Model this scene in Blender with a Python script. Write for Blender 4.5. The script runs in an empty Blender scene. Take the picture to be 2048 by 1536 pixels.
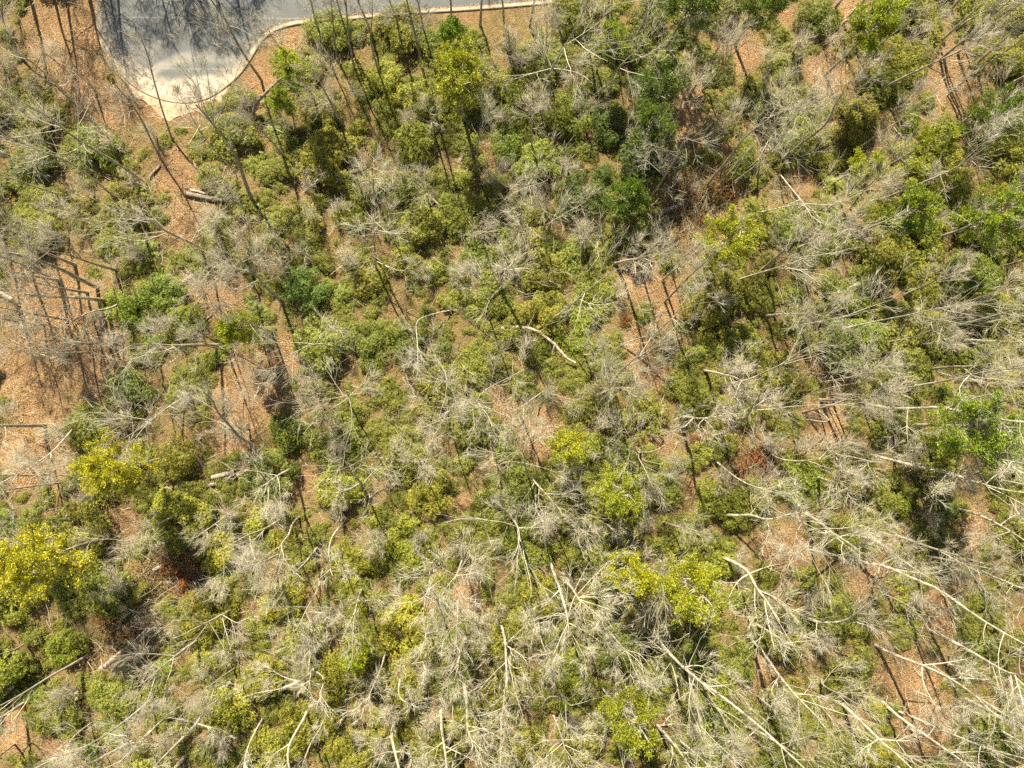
import bpy, math
import numpy as np
from mathutils import Matrix, Vector

# ------------------------------------------------------------------ camera, light, exposure
SC = bpy.context.scene
COL = SC.collection
CAMH = 75.0
F = 1422.0                      # focal length in pixels of the 2048 px wide photograph
fw = np.array([39.0 / F, 22.0 / F, -1.0]); fw /= np.linalg.norm(fw)
cz = -fw
cx = np.cross([0.0, 1.0, 0.0], cz); cx /= np.linalg.norm(cx)
cy = np.cross(cz, cx)
CAM = np.array([0.0, 0.0, CAMH])
cd = bpy.data.cameras.new("camera")
cam = bpy.data.objects.new("camera", cd)
COL.objects.link(cam)
cd.sensor_width = 36.0
cd.lens = 36.0 * F / 2048.0
cd.clip_start = 0.5
cd.clip_end = 3000.0
M = Matrix.Identity(4)
for i in range(3):
    M[i][0], M[i][1], M[i][2] = cx[i], cy[i], cz[i]
    M[i][3] = CAM[i]
cam.matrix_world = M
SC.camera = cam

SUN_EL = math.radians(44.5)
SH = np.array([0.29, -1.0]); SH /= np.linalg.norm(SH)      # plan direction in which shadows fall
sun_vec = np.array([-SH[0] * math.cos(SUN_EL), -SH[1] * math.cos(SUN_EL), math.sin(SUN_EL)])
W = bpy.data.worlds.new("World")
SC.world = W
W.use_nodes = True
nt = W.node_tree
bg = nt.nodes["Background"]
sky = nt.nodes.new("ShaderNodeTexSky")
sky.sky_type = 'NISHITA'
sky.sun_disc = False
sky.sun_elevation = SUN_EL
sky.sun_rotation = math.atan2(sun_vec[0], sun_vec[1])
sky.air_density = 1.0
sky.dust_density = 1.2
nt.links.new(sky.outputs[0], bg.inputs[0])
bg.inputs[1].default_value = 0.05
sl = bpy.data.lights.new("sun", 'SUN')
so = bpy.data.objects.new("sun", sl)
COL.objects.link(so)
sl.energy = 5.0
sl.angle = math.radians(0.5)
sl.color = (1.0, 0.915, 0.76)
so.rotation_euler = Vector(sun_vec).to_track_quat('Z', 'Y').to_euler()
so.location = (0, 0, 120)
SC.view_settings.view_transform = 'Standard'
SC.view_settings.look = 'None'
SC.view_settings.gamma = 1.0
SC.view_settings.use_curve_mapping = False
SC.view_settings.exposure = 1.18
SC.cycles.max_bounces = 6
SC.cycles.diffuse_bounces = 3
SC.cycles.glossy_bounces = 1
SC.cycles.transmission_bounces = 3
SC.cycles.use_denoising = False
SC.cycles.use_adaptive_sampling = True
SC.cycles.adaptive_threshold = 0.02

rng = np.random.default_rng(11)
U = rng.uniform

# ------------------------------------------------------------------ terrain and pixel -> place helpers
def ray(u, v):
    return cx * ((u - 1024.0) / F) + cy * ((768.0 - v) / F) + fw

def flat(u, v, z=0.0):
    d = ray(u, v)
    t = (z - CAMH) / d[2]
    return CAM + d * t

ROADC = None
RAV = []
TILT = -0.095

def seg_dist(x, y, ax, ay, bx, by):
    dx, dy = bx - ax, by - ay
    t = np.clip(((x - ax) * dx + (y - ay) * dy) / (dx * dx + dy * dy), 0, 1)
    return np.hypot(x - ax - dx * t, y - ay - dy * t)

def gz(x, y):
    x = np.asarray(x, float); y = np.asarray(y, float)
    z = TILT * np.clip(y, -90, 90)
    n = (0.5 * np.sin(x * 0.13 + 1.0) * np.cos(y * 0.11 + 0.4) + 0.28 * np.sin(x * 0.31 + y * 0.22)
         + 0.13 * np.sin(x * 0.9 - y * 0.7 + 2) + 0.06 * np.sin(x * 2.1 + y * 1.7))
    for (pts, dep, wid) in RAV:
        d = None
        for (a, b) in zip(pts[:-1], pts[1:]):
            e = seg_dist(x, y, a[0], a[1], b[0], b[1])
            d = e if d is None else np.minimum(d, e)
        n = n - dep * np.exp(-(d / wid) ** 2)
    if ROADC is not None:
        d = np.hypot(x - ROADC[0], y - ROADC[1]) - ROADC[2]
        d = np.minimum(d, seg_dist(x, y, ROADC[0], ROADC[1] + 3, 60, ROADC[1] + 9) - 7.5)
        d = np.minimum(d, seg_dist(x, y, -31, 45, 4, 43) - 4.5)
        n = n * np.clip((d - 0.8) / 5.0, 0, 1) ** 1.3
    return z + n

def G(u, v):
    """the point of the ground that the photograph shows at pixel u, v"""
    p = flat(u, v, 0.0)
    for _ in range(8):
        p = flat(u, v, float(gz(p[0], p[1])))
    return p

def at_z(u, v, z):
    return flat(u, v, z)

_c = flat(370, 33, TILT * 38)
ROADC = (float(_c[0]), float(_c[1]), 9.6)
def _pl(pts):
    return [tuple(flat(a, b, 0)[:2]) for a, b in pts]
RAV.append((_pl([(1750, 330), (1450, 400), (1330, 440), (1190, 505), (1080, 520)]), 1.5, 2.6))
RAV.append((_pl([(500, 1090), (400, 1150), (260, 1250), (100, 1350), (-80, 1440)]), 1.6, 2.6))
RAV.append((_pl([(1620, 730), (1500, 880), (1560, 960)]), 1.0, 2.2))
RAV.append((_pl([(600, 360), (790, 330), (860, 400)]), 0.9, 2.0))

# ------------------------------------------------------------------ mesh helpers
def mesh_np(name, V, Fc, mat=None, smooth=False, Tri=None):
    V = np.ascontiguousarray(V, dtype=np.float32); Fc = np.ascontiguousarray(Fc, dtype=np.int32)
    m = bpy.data.meshes.new(name)
    n, k = Fc.shape
    nt_ = 0 if Tri is None else len(Tri)
    li = Fc.ravel() if not nt_ else np.r_[Fc.ravel(), np.asarray(Tri, np.int32).ravel()]
    ls = np.arange(0, n * k, k, dtype=np.int32)
    if nt_: ls = np.r_[ls, n * k + np.arange(0, nt_ * 3, 3, dtype=np.int32)].astype(np.int32)
    m.vertices.add(len(V)); m.vertices.foreach_set("co", V.ravel())
    m.loops.add(len(li)); m.loops.foreach_set("vertex_index", np.ascontiguousarray(li, dtype=np.int32))
    n = n + nt_
    m.polygons.add(n)
    m.polygons.foreach_set("loop_start", ls)
    if smooth:
        m.polygons.foreach_set("use_smooth", np.ones(n, dtype=bool))
    m.update(calc_edges=True)
    if mat: m.materials.append(mat)
    return m

def ob(name, me, parent=None, loc=(0, 0, 0)):
    o = bpy.data.objects.new(name, me)
    COL.objects.link(o)
    o.location = loc
    if parent is not None: o.parent = parent
    return o

def tag(o, label=None, cat=None, group=None, kind=None):
    if label: o["label"] = label
    if cat: o["category"] = cat
    if group: o["group"] = group
    if kind: o["kind"] = kind
    return o

class Acc:
    def __init__(s): s.V = []; s.F = []; s.T = []; s.n = 0
    def tri(s, V, Tr):
        s.V.append(V); s.T.append(Tr + s.n); s.n += len(V)
    def add(s, V, Fc):
        s.V.append(V); s.F.append(Fc + s.n); s.n += len(V)
    def mesh(s, name, mat, smooth=False):
        return mesh_np(name, np.concatenate(s.V), np.concatenate(s.F), mat, smooth, np.concatenate(s.T) if s.T else None)

def unit(a):
    return a / np.maximum(np.linalg.norm(a, axis=-1, keepdims=True), 1e-9)

def tubes(acc, P, R, k=3, lump=0.0):
    """P (B,n,3) centre lines, R (B,n) radii -> quads"""
    B, n, _ = P.shape
    T = np.empty_like(P)
    T[:, 1:-1] = P[:, 2:] - P[:, :-2]; T[:, 0] = P[:, 1] - P[:, 0]; T[:, -1] = P[:, -1] - P[:, -2]
    T = unit(T)
    ref = unit(rng.normal(size=(B, 1, 3)) * 0.3 + np.where(np.abs(T[:, :1, 2:3]) > .7, [[[1., 0, 0]]], [[[0, 0, 1.]]]))
    A = unit(np.cross(T, ref)); Bv = np.cross(T, A)
    a = np.arange(k) * 2 * math.pi / k
    rr = R[:, :, None] * (1 + lump * rng.normal(size=(B, n, k)))
    V = P[:, :, None, :] + rr[..., None] * (A[:, :, None, :] * np.cos(a)[None, None, :, None] + Bv[:, :, None, :] * np.sin(a)[None, None, :, None])
    i = np.arange(n - 1)[:, None]; j = np.arange(k)[None, :]; j2 = (j + 1) % k
    q = np.stack([i * k + j, i * k + j2, (i + 1) * k + j2, (i + 1) * k + j], -1).reshape(-1, 4)
    Fc = (q[None] + (np.arange(B) * n * k)[:, None, None]).reshape(-1, 4)
    acc.add(V.reshape(-1, 3), Fc)

def grow(P, R, per, t0, lr, ang, up, npts, wig, rs, lmin=0.25, t1=1.0):
    B, m, _ = P.shape
    N = int(B * per)
    idx = np.arange(N) % B
    t = U(t0, t1, N); s = t * (m - 1); i = np.minimum(s.astype(int), m - 2); f = (s - i)[:, None]
    S = P[idx, i] * (1 - f) + P[idx, i + 1] * f
    T = unit(P[idx, i + 1] - P[idx, i])
    r0 = (R[idx, i] * (1 - f[:, 0]) + R[idx, i + 1] * f[:, 0]) * U(rs * .75, rs * 1.15, N)
    L = np.linalg.norm(P[:, 1:] - P[:, :-1], axis=-1).sum(1)[idx] * U(lr[0], lr[1], N) * (1.12 - 0.55 * t)
    L = np.maximum(L, lmin)
    perp = unit(np.cross(T, rng.normal(size=(N, 3))))
    a = np.radians(U(ang[0], ang[1], N))[:, None]
    d = unit(np.cos(a) * T + np.sin(a) * perp)
    Q = np.empty((N, npts, 3)); Q[:, 0] = S
    for k in range(1, npts):
        Q[:, k] = Q[:, k - 1] + d * (L / (npts - 1))[:, None]
        d = unit(d + wig * rng.normal(size=(N, 3)) + np.array([0, 0, up]))
    rr = r0[:, None] * np.linspace(1, 0.3, npts)[None]
    return Q, rr

def twigs(acc, P, per, L, ang, r, up=.25, t0=.0):
    """finest twigs: three-sided tapering spikes, straight, pointing on along their branch"""
    B, m, _ = P.shape; N = int(B * per); idx = np.arange(N) % B
    t = U(t0, 1, N) ** .8; s = t * (m - 1); i = np.minimum(s.astype(int), m - 2); f = (s - i)[:, None]
    S = P[idx, i] * (1 - f) + P[idx, i + 1] * f
    T = unit(P[idx, i + 1] - P[idx, i])
    a = np.radians(U(ang[0], ang[1], N))[:, None]
    d = unit(np.cos(a) * T + np.sin(a) * unit(np.cross(T, rng.normal(size=(N, 3)))) + np.array([0, 0, up]))
    ln = U(L[0], L[1], N)[:, None]
    A = unit(np.cross(d, rng.normal(size=(N, 3)))); Bv = np.cross(d, A)
    rr = (r * U(.7, 1.3, N))[:, None]
    V = np.stack([S + A * rr, S - A * rr * .5 + Bv * rr * .87, S - A * rr * .5 - Bv * rr * .87, S + d * ln], 1)
    o = (np.arange(N) * 4)[:, None, None]
    Tr = np.array([[0, 1, 3], [1, 2, 3], [2, 0, 3]])[None] + o
    acc.tri(V.reshape(-1, 3), Tr.reshape(-1, 3))

def resample(P, n, smooth=True):
    P = np.asarray(P, float)
    if smooth and len(P) > 2:
        for _ in range(2):                       # Chaikin
            q = [P[0]]
            for a, b in zip(P[:-1], P[1:]):
                q += [a * .75 + b * .25, a * .25 + b * .75]
            q.append(P[-1]); P = np.array(q)
    d = np.r_[0, np.cumsum(np.linalg.norm(P[1:] - P[:-1], axis=1))]
    s = np.linspace(0, d[-1], n)
    return np.stack([np.interp(s, d, P[:, i]) for i in range(3)], 1)

def leaf_quads(acc, C, D, N, L, Wd):
    """rhombic leaves: C base points, D along, N normal"""
    D = unit(D); S = unit(np.cross(D, N))
    L = np.broadcast_to(L, (len(C),))[:, None]; Wd = np.broadcast_to(Wd, (len(C),))[:, None]
    V = np.stack([C, C + D * L * .45 + S * Wd * .5, C + D * L, C + D * L * .45 - S * Wd * .5], 1)
    V[:, 1::2, 2] += 0.0
    n = len(C)
    acc.add(V.reshape(-1, 3), np.arange(n * 4).reshape(n, 4))

# ------------------------------------------------------------------ materials
def new_mat(name):
    m = bpy.data.materials.new(name); m.use_nodes = True
    t = m.node_tree; b = t.nodes["Principled BSDF"]
    return m, t, b

def ramp(t, fac, stops, interp='LINEAR'):
    r = t.nodes.new("ShaderNodeValToRGB"); r.color_ramp.interpolation = interp
    e = r.color_ramp.elements
    while len(e) < len(stops): e.new(0.5)
    for k, (p, c) in enumerate(stops):
        e[k].position = p; e[k].color = (*c, 1)
    t.links.new(fac, r.inputs[0]); return r.outputs[0]

def noise(t, vec, scale, detail=4, rough=.55, out=0):
    n = t.nodes.new("ShaderNodeTexNoise"); n.inputs["Scale"].default_value = scale
    n.inputs["Detail"].default_value = detail; n.inputs["Roughness"].default_value = rough
    if vec is not None: t.links.new(vec, n.inputs["Vector"])
    return n.outputs[out]

def mixc(t, fac, a, b, mode='MIX'):
    n = t.nodes.new("ShaderNodeMix"); n.data_type = 'RGBA'; n.blend_type = mode
    for s, v in ((n.inputs[0], fac), (n.inputs[6], a), (n.inputs[7], b)):
        if isinstance(v, (int, float)): s.default_value = v
        elif isinstance(v, tuple): s.default_value = (*v, 1) if len(v) == 3 else v
        else: t.links.new(v, s)
    return n.outputs[2]

def math_n(t, op, a, b=0.0, clamp=False):
    n = t.nodes.new("ShaderNodeMath"); n.operation = op; n.use_clamp = clamp
    for s, v in ((n.inputs[0], a), (n.inputs[1], b)):
        if isinstance(v, (int, float)): s.default_value = v
        else: t.links.new(v, s)
    return n.outputs[0]

def bump(t, b, h, dist, strength=1.0):
    n = t.nodes.new("ShaderNodeBump"); n.inputs["Distance"].default_value = dist
    n.inputs["Strength"].default_value = strength
    t.links.new(h, n.inputs["Height"]); t.links.new(n.outputs[0], b.inputs["Normal"])

def leaf_mat(name, stops, rough=.42, trans=.22, tint=True, spec=.5, vary=True):
    m, t, b = new_mat(name)
    g = t.nodes.new("ShaderNodeNewGeometry")
    col = ramp(t, g.outputs["Random Per Island"], stops)
    if vary:
        tc = t.nodes.new("ShaderNodeTexCoord")
        col = mixc(t, 1.0, col, ramp(t, noise(t, tc.outputs["Object"], 1.6, 3, .6), [(.3, (.72, .78, .85)), (.5, (1, 1, 1)), (.72, (1.32, 1.26, 1.05))]), 'MULTIPLY')
    if tint:
        oi = t.nodes.new("ShaderNodeObjectInfo")
        col = mixc(t, 1.0, col, oi.outputs["Color"], 'MULTIPLY')
    t.links.new(col, b.inputs["Base Color"])
    b.inputs["Roughness"].default_value = rough
    b.inputs["Specular IOR Level"].default_value = spec
    tr = t.nodes.new("ShaderNodeBsdfTranslucent")
    hs = t.nodes.new("ShaderNodeHueSaturation"); hs.inputs["Saturation"].default_value = 1.15; hs.inputs["Value"].default_value = 1.5
    t.links.new(col, hs.inputs["Color"]); t.links.new(hs.outputs[0], tr.inputs[0])
    ms = t.nodes.new("ShaderNodeMixShader"); ms.inputs[0].default_value = trans
    t.links.new(b.outputs[0], ms.inputs[1]); t.links.new(tr.outputs[0], ms.inputs[2])
    t.links.new(ms.outputs[0], t.nodes["Material Output"].inputs[0])
    return m

MAT = {}
MAT['laurel'] = leaf_mat('laurel_leaf', [(0, (.065, .078, .008)), (.3, (.155, .175, .020)), (.65, (.285, .290, .040)), (.92, (.46, .45, .13)), (1, (.34, .18, .05))], rough=.5, trans=.25, spec=.3)
MAT['pine'] = leaf_mat('pine_needles', [(0, (.12, .145, .009)), (.5, (.35, .355, .016)), (1, (.58, .55, .03))], rough=.5, trans=.3)
MAT['rust'] = leaf_mat('dead_leaf', [(0, (.06, .028, .010)), (.5, (.20, .110, .030)), (1, (.36, .21, .070))], rough=.8, trans=.15, spec=.2)
MAT['litter_leaf'] = leaf_mat('fallen_leaf', [(0, (.15, .07, .025)), (.4, (.38, .22, .085)), (.75, (.54, .355, .17)), (1, (.68, .52, .32))], rough=.8, trans=.1, tint=False, spec=.2)
MAT['under'] = leaf_mat('undergrowth_leaf', [(0, (.07, .075, .012)), (.3, (.17, .175, .03)), (.66, (.30, .28, .06)), (.80, (.27, .13, .05)), (1, (.42, .26, .13))], rough=.6, trans=.2, tint=False, spec=.3)

def bark(name, dark, mid, light, rough=.85, sc=6.0):
    m, t, b = new_mat(name)
    tc = t.nodes.new("ShaderNodeTexCoord")
    mp = t.nodes.new("ShaderNodeMapping"); mp.inputs["Scale"].default_value = (1, 1, .28)
    t.links.new(tc.outputs["Object"], mp.inputs[0])
    n1 = noise(t, mp.outputs[0], sc, 5, .65)
    col = ramp(t, n1, [(.30, dark), (.5, mid), (.70, light)])
    n2 = noise(t, tc.outputs["Object"], 1.1, 3)
    oi = t.nodes.new("ShaderNodeObjectInfo")
    col = mixc(t, 1.0, col, oi.outputs["Color"], 'MULTIPLY')
    lich = ramp(t, n2, [(.56, (0, 0, 0)), (.68, (1, 1, 1))])
    col = mixc(t, math_n(t, 'MULTIPLY', lich, .45), col, (.36, .38, .27))
    t.links.new(col, b.inputs["Base Color"]); b.inputs["Roughness"].default_value = rough
    b.inputs["Specular IOR Level"].default_value = .25
    bump(t, b, n1, .02, .8)
    return m
MAT['bark'] = bark('grey_bark', (.15, .125, .085), (.42, .38, .28), (.72, .67, .53))
MAT['log'] = bark('log_bark', (.10, .075, .05), (.26, .21, .155), (.46, .39, .29), sc=4)
MAT['twig'] = None
m, t, b = new_mat('twig')
g = t.nodes.new("ShaderNodeNewGeometry"); oi = t.nodes.new("ShaderNodeObjectInfo")
c = ramp(t, g.outputs["Random Per Island"], [(0, (.20, .175, .110)), (.5, (.45, .415, .295)), (1, (.74, .70, .54))])
c = mixc(t, 1.0, c, oi.outputs["Color"], 'MULTIPLY')
t.links.new(c, b.inputs["Base Color"]); b.inputs["Roughness"].default_value = .7; b.inputs["Specular IOR Level"].default_value = .3
MAT['twig'] = m

# leaf-covered ground
m, t, b = new_mat('leaf_litter')
tc = t.nodes.new("ShaderNodeTexCoord"); P = tc.outputs["Object"]
vo = t.nodes.new("ShaderNodeTexVoronoi"); vo.inputs["Scale"].default_value = 10.5; t.links.new(P, vo.inputs["Vector"])
sep = t.nodes.new("ShaderNodeSeparateColor"); t.links.new(vo.outputs["Color"], sep.inputs[0])
leafc = ramp(t, sep.outputs[0], [(0, (.16, .075, .026)), (.3, (.32, .180, .070)), (.65, (.47, .290, .130)), (.9, (.57, .39, .20)), (1, (.66, .51, .32))])
big = noise(t, P, .28, 5, .6)
soil = ramp(t, noise(t, P, 2.2, 6, .7), [(.3, (.15, .085, .04)), (.7, (.38, .235, .11))])
col = mixc(t, ramp(t, big, [(.38, (.85, .85, .85)), (.62, (0.22, 0.22, 0.22))]), leafc, soil)
at_ = t.nodes.new("ShaderNodeAttribute"); at_.attribute_name = "open_litter"
humus_shade = ramp(t, noise(t, P, 1.7, 6, .7), [(.3, (.10, .065, .025)), (.5, (.22, .16, .06)), (.7, (.27, .23, .08))])
hm = math_n(t, 'SUBTRACT', 1.0, math_n(t, 'ADD', at_.outputs["Fac"], math_n(t, 'MULTIPLY', math_n(t, 'SUBTRACT', noise(t, P, .8, 5, .6), .5), 1.5)), True)
col = mixc(t, math_n(t, 'MULTIPLY', hm, .8), col, humus_shade)  # humus brown, with the shade under the shrubs darkened into the colour
moss = ramp(t, noise(t, P, .9, 5, .7), [(.60, (0, 0, 0)), (.72, (1, 1, 1))])
col = mixc(t, math_n(t, 'MULTIPLY', moss, .45), col, (.17, .15, .05))
t.links.new(col, b.inputs["Base Color"]); b.inputs["Roughness"].default_value = .9; b.inputs["Specular IOR Level"].default_value = .2
bump(t, b, math_n(t, 'ADD', vo.outputs["Distance"], noise(t, P, 4, 6, .7)), .12, 1.0)
MAT['ground'] = m

# asphalt: worn, pale sand washed to the low edge in arcs
m, t, b = new_mat('asphalt')
tc = t.nodes.new("ShaderNodeTexCoord"); P = tc.outputs["Object"]     # origin = centre of the turning circle
fine = noise(t, P, 30, 4, .7)
col = ramp(t, fine, [(.3, (.075, .080, .073)), (.7, (.140, .143, .128))])
patch = ramp(t, noise(t, P, .35, 5, .6), [(.35, (.85, .85, .85)), (.65, (1.15, 1.15, 1.15))])
col = mixc(t, 1.0, col, patch, 'MULTIPLY')
wv = t.nodes.new("ShaderNodeTexWave"); wv.wave_type = 'RINGS'; wv.rings_direction = 'Z'
mp = t.nodes.new("ShaderNodeMapping"); mp.inputs["Location"].default_value = (-3.0, 17.0, 0); t.links.new(P, mp.inputs[0])
t.links.new(mp.outputs[0], wv.inputs["Vector"])
wv.inputs["Scale"].default_value = .115; wv.inputs["Distortion"].default_value = 5.5; wv.inputs["Detail"].default_value = 6; wv.inputs["Detail Scale"].default_value = .35; wv.inputs["Detail Roughness"].default_value = .62
sp = t.nodes.new("ShaderNodeSeparateXYZ"); t.links.new(P, sp.inputs[0])
low = math_n(t, 'MULTIPLY', math_n(t, 'ADD', sp.outputs[1], 1.0), -.16, True)     # 0 at centre .. 1 at the low edge
low = math_n(t, 'POWER', low, 1.5)
streak = ramp(t, wv.outputs[0], [(.35, (.10, .10, .10)), (.9, (1, 1, 1))])
sand = math_n(t, 'MULTIPLY', low, math_n(t, 'MULTIPLY', streak, ramp(t, noise(t, P, .8, 5, .65), [(.25, (.3, .3, .3)), (.6, (1.25, 1.25, 1.25))])), True)
col = mixc(t, sand, col, (.34, .30, .235))
# low rim heap of silt
dist = math_n(t, 'SQRT', math_n(t, 'ADD', math_n(t, 'POWER', sp.outputs[0], 2.0), math_n(t, 'POWER', math_n(t, 'ADD', sp.outputs[1], -.5), 2.0)))
rim = math_n(t, 'MULTIPLY', math_n(t, 'SUBTRACT', dist, 7.4), .75, True)
rim = math_n(t, 'MULTIPLY', rim, math_n(t, 'MULTIPLY', low, 1.1, True), True)
col = mixc(t, math_n(t, 'MULTIPLY', rim, ramp(t, noise(t, P, 1.7, 5, .7), [(.3, (.25, .25, .25)), (.6, (1, 1, 1))])), col, (.50, .41, .29))
# sealed cracks
wv2 = t.nodes.new("ShaderNodeTexWave"); wv2.wave_type = 'BANDS'; wv2.bands_direction = 'Y'
t.links.new(P, wv2.inputs["Vector"]); wv2.inputs["Scale"].default_value = .055; wv2.inputs["Distortion"].default_value = 1.2; wv2.inputs["Detail Scale"].default_value = .3
ln = ramp(t, wv2.outputs[0], [(0, (1, 1, 1)), (.0015, (0, 0, 0))])
col = mixc(t, math_n(t, 'MULTIPLY', ln, .4), col, (.30, .29, .24))
t.links.new(col, b.inputs["Base Color"]); b.inputs["Roughness"].default_value = .8
bump(t, b, fine, .01, .6)
MAT['asphalt'] = m

m, t, b = new_mat('kerb_concrete')
tc = t.nodes.new("ShaderNodeTexCoord")
n1 = noise(t, tc.outputs["Object"], 1.3, 6, .7)
c = ramp(t, n1, [(.3, (.24, .185, .115)), (.65, (.42, .345, .235))])
t.links.new(c, b.inputs["Base Color"]); b.inputs["Roughness"].default_value = .9
bump(t, b, noise(t, tc.outputs["Object"], 25), .01)
MAT['kerb'] = m
m, t, b = new_mat('washed_sand')
tc = t.nodes.new("ShaderNodeTexCoord")
n1 = noise(t, tc.outputs["Object"], 2.3, 6, .7)
c = ramp(t, n1, [(.32, (.33, .18, .09)), (.5, (.50, .35, .21)), (.68, (.60, .47, .31))])
t.links.new(c, b.inputs["Base Color"]); b.inputs["Roughness"].default_value = .95
bump(t, b, n1, .05)
MAT['sand'] = m

# ------------------------------------------------------------------ bare ground: where the photograph shows open leaf litter
BARE = [(100, 600, 85, 90), (85, 720, 95, 90), (60, 920, 75, 60), (180, 720, 60, 80), (500, 790, 62, 70), (470, 860, 50, 55), (560, 715, 45, 40), (610, 962, 32, 24), (130, 60, 75, 90),
        (180, 160, 60, 60), (240, 215, 90, 30), (350, 222, 60, 18), (515, 150, 32, 45), (560, 75, 50, 20), (350, 350, 45, 50), (370, 440, 40, 45), (440, 590, 45, 45),
        (1370, 220, 35, 55), (1480, 105, 45, 40), (1650, 150, 45, 35), (1900, 150, 45, 60), (1960, 210, 55, 45), (1290, 560, 48, 36), (1340, 600, 36, 42),
        (1270, 700, 30, 45), (1300, 755, 45, 22), (1080, 870, 28, 50), (935, 1190, 25, 55), (925, 1015, 28, 25), (1650, 830, 38, 60), (1570, 1095, 50, 40),
        (1820, 1345, 55, 45), (1850, 1450, 55, 70), (1730, 1145, 35, 30), (240, 1045, 45, 22), (1010, 800, 25, 30), (1320, 880, 25, 25), (1560, 30, 25, 30), (1700, 15, 28, 30),
        (930, 28, 40, 14), (1390, 970, 16, 30), (1530, 1340, 28, 40), (1880, 1220, 30, 50), (1940, 1050, 20, 50), (30, 1470, 30, 35), (110, 1500, 25, 25),
        (1600, 370, 20, 30), (90, 830, 60, 30)]
def bare(u, v):
    """>0 in open litter, falls off outside"""
    s = np.zeros_like(np.asarray(u, float)) - 9
    for a, b_, ra, rb in BARE:
        s = np.maximum(s, 1 - ((u - a) / ra / .93) ** 2 - ((v - b_) / rb / .93) ** 2)
    w = np.sin(u * .071 + 2 * np.sin(v * .043)) * .30 + np.sin(v * .117 + u * .05) * .22 + np.sin(u * .19 - v * .16) * .14
    return s + np.where(s > -2, w, 0)
# world -> pixel
def px(p):
    p = np.asarray(p, float) - CAM
    X_ = p @ cx; Y_ = p @ cy; Z_ = p @ fw
    return 1024 + F * X_ / Z_, 768 - F * Y_ / Z_

BRUSH = [(1400, 392, 80, 42), (1500, 925, 58, 36), (350, 1150, 80, 48), (250, 1250, 48, 26), (1648, 738, 24, 26), (190, 1330, 60, 22), (1250, 640, 20, 16), (1380, 470, 60, 40)]
def brushy(u, v):
    s = np.zeros_like(np.asarray(u, float)) - 9
    for a, b_, ra, rb in BRUSH:
        s = np.maximum(s, 1 - ((u - a) / ra) ** 2 - ((v - b_) / rb) ** 2)
    return s
def open_near(u, v, r):
    """greatest openness within r pixels"""
    m_ = np.maximum(bare(u, v), brushy(u, v))
    for a in range(8):
        du, dv = r * math.cos(a * math.pi / 4), r * math.sin(a * math.pi / 4)
        m_ = np.maximum(m_, np.maximum(bare(u + du, v + dv), brushy(u + du, v + dv)))
    return m_

# ------------------------------------------------------------------ ground
def axis(a, b, st, far):
    core = np.arange(a, b + .01, st)
    out = [b + st]; s = st
    while out[-1] < far: s *= 1.35; out.append(out[-1] + s)
    o = np.array(out)
    return np.r_[-(o[::-1]) + (a + b) if False else (a - (o[::-1] - b)), core, o]
gx = axis(-66, 66, .7, 700); gy = axis(-52, 56, .7, 700)
X, Y = np.meshgrid(gx, gy)
Z = gz(X, Y)
far = np.maximum(np.maximum(np.abs(X) - 70, np.abs(Y) - 62), 0)
Z = Z + 6 * np.sin(X * .011) * np.clip(far / 200, 0, 1)
nx, ny = len(gx), len(gy)

i, j = np.meshgrid(np.arange(nx - 1), np.arange(ny - 1))
q = (j * nx + i).ravel()
gm = mesh_np("ground", np.stack([X, Y, Z], -1).reshape(-1, 3), np.stack([q, q + 1, q + nx + 1, q + nx], 1), MAT['ground'], True)
_u, _v = px(np.stack([X, Y, Z], -1).reshape(-1, 3))
_a = gm.attributes.new("open_litter", 'FLOAT', 'POINT')
_o = np.clip(bare(_u, _v) * .9 + .9, 0, 1)
_o = np.where((_u < -200) | (_u > 2250) | (_v < -200) | (_v > 1740), .5, _o)
_a.data.foreach_set("value", _o.astype(np.float32))
tag(ob("ground", gm), "forest floor covered in fallen orange brown leaves", None, None, "structure")

# ------------------------------------------------------------------ road, kerb
edge_px = [(205, -25), (202, 10), (203, 42), (206, 70), (219, 102), (239, 133), (273, 167), (318, 191), (369, 200), (410, 193), (444, 171),
           (475, 143), (495, 113), (513, 82), (533, 61), (560, 48), (598, 39), (697, 31), (772, 24), (858, 17), (933, 13), (1060, 3), (1400, -30)]
far_px = [(1400, -190), (1000, -165), (640, -150), (480, -150), (370, -150), (280, -115), (228, -70)]
def on_plane(u, v):
    d = ray(u, v); # plane z = TILT*y
    tt = (TILT * 0 - CAMH) / (d[2] - TILT * d[1])
    return CAM + d * tt
E3 = np.array([on_plane(*p) for p in edge_px])
E3 = resample(E3, 90)
FA = np.array([on_plane(*p) for p in far_px])
FA = resample(FA, 36)
cR = np.array([ROADC[0], ROADC[1], TILT * ROADC[1]])
ring = np.concatenate([E3, FA])
import bmesh
bm = bmesh.new()
vs = [bm.verts.new(tuple(p - cR + np.array([0, 0, .035]))) for p in ring]
bm.faces.new(vs); bmesh.ops.triangulate(bm, faces=bm.faces[:])
rm = bpy.data.meshes.new("road"); bm.to_mesh(rm); bm.free(); rm.materials.append(MAT['asphalt'])
tag(ob("road", rm, loc=tuple(cR)), "grey asphalt cul-de-sac turning circle with pale sand streaks and tyre arcs", None, None, "structure")

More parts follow.
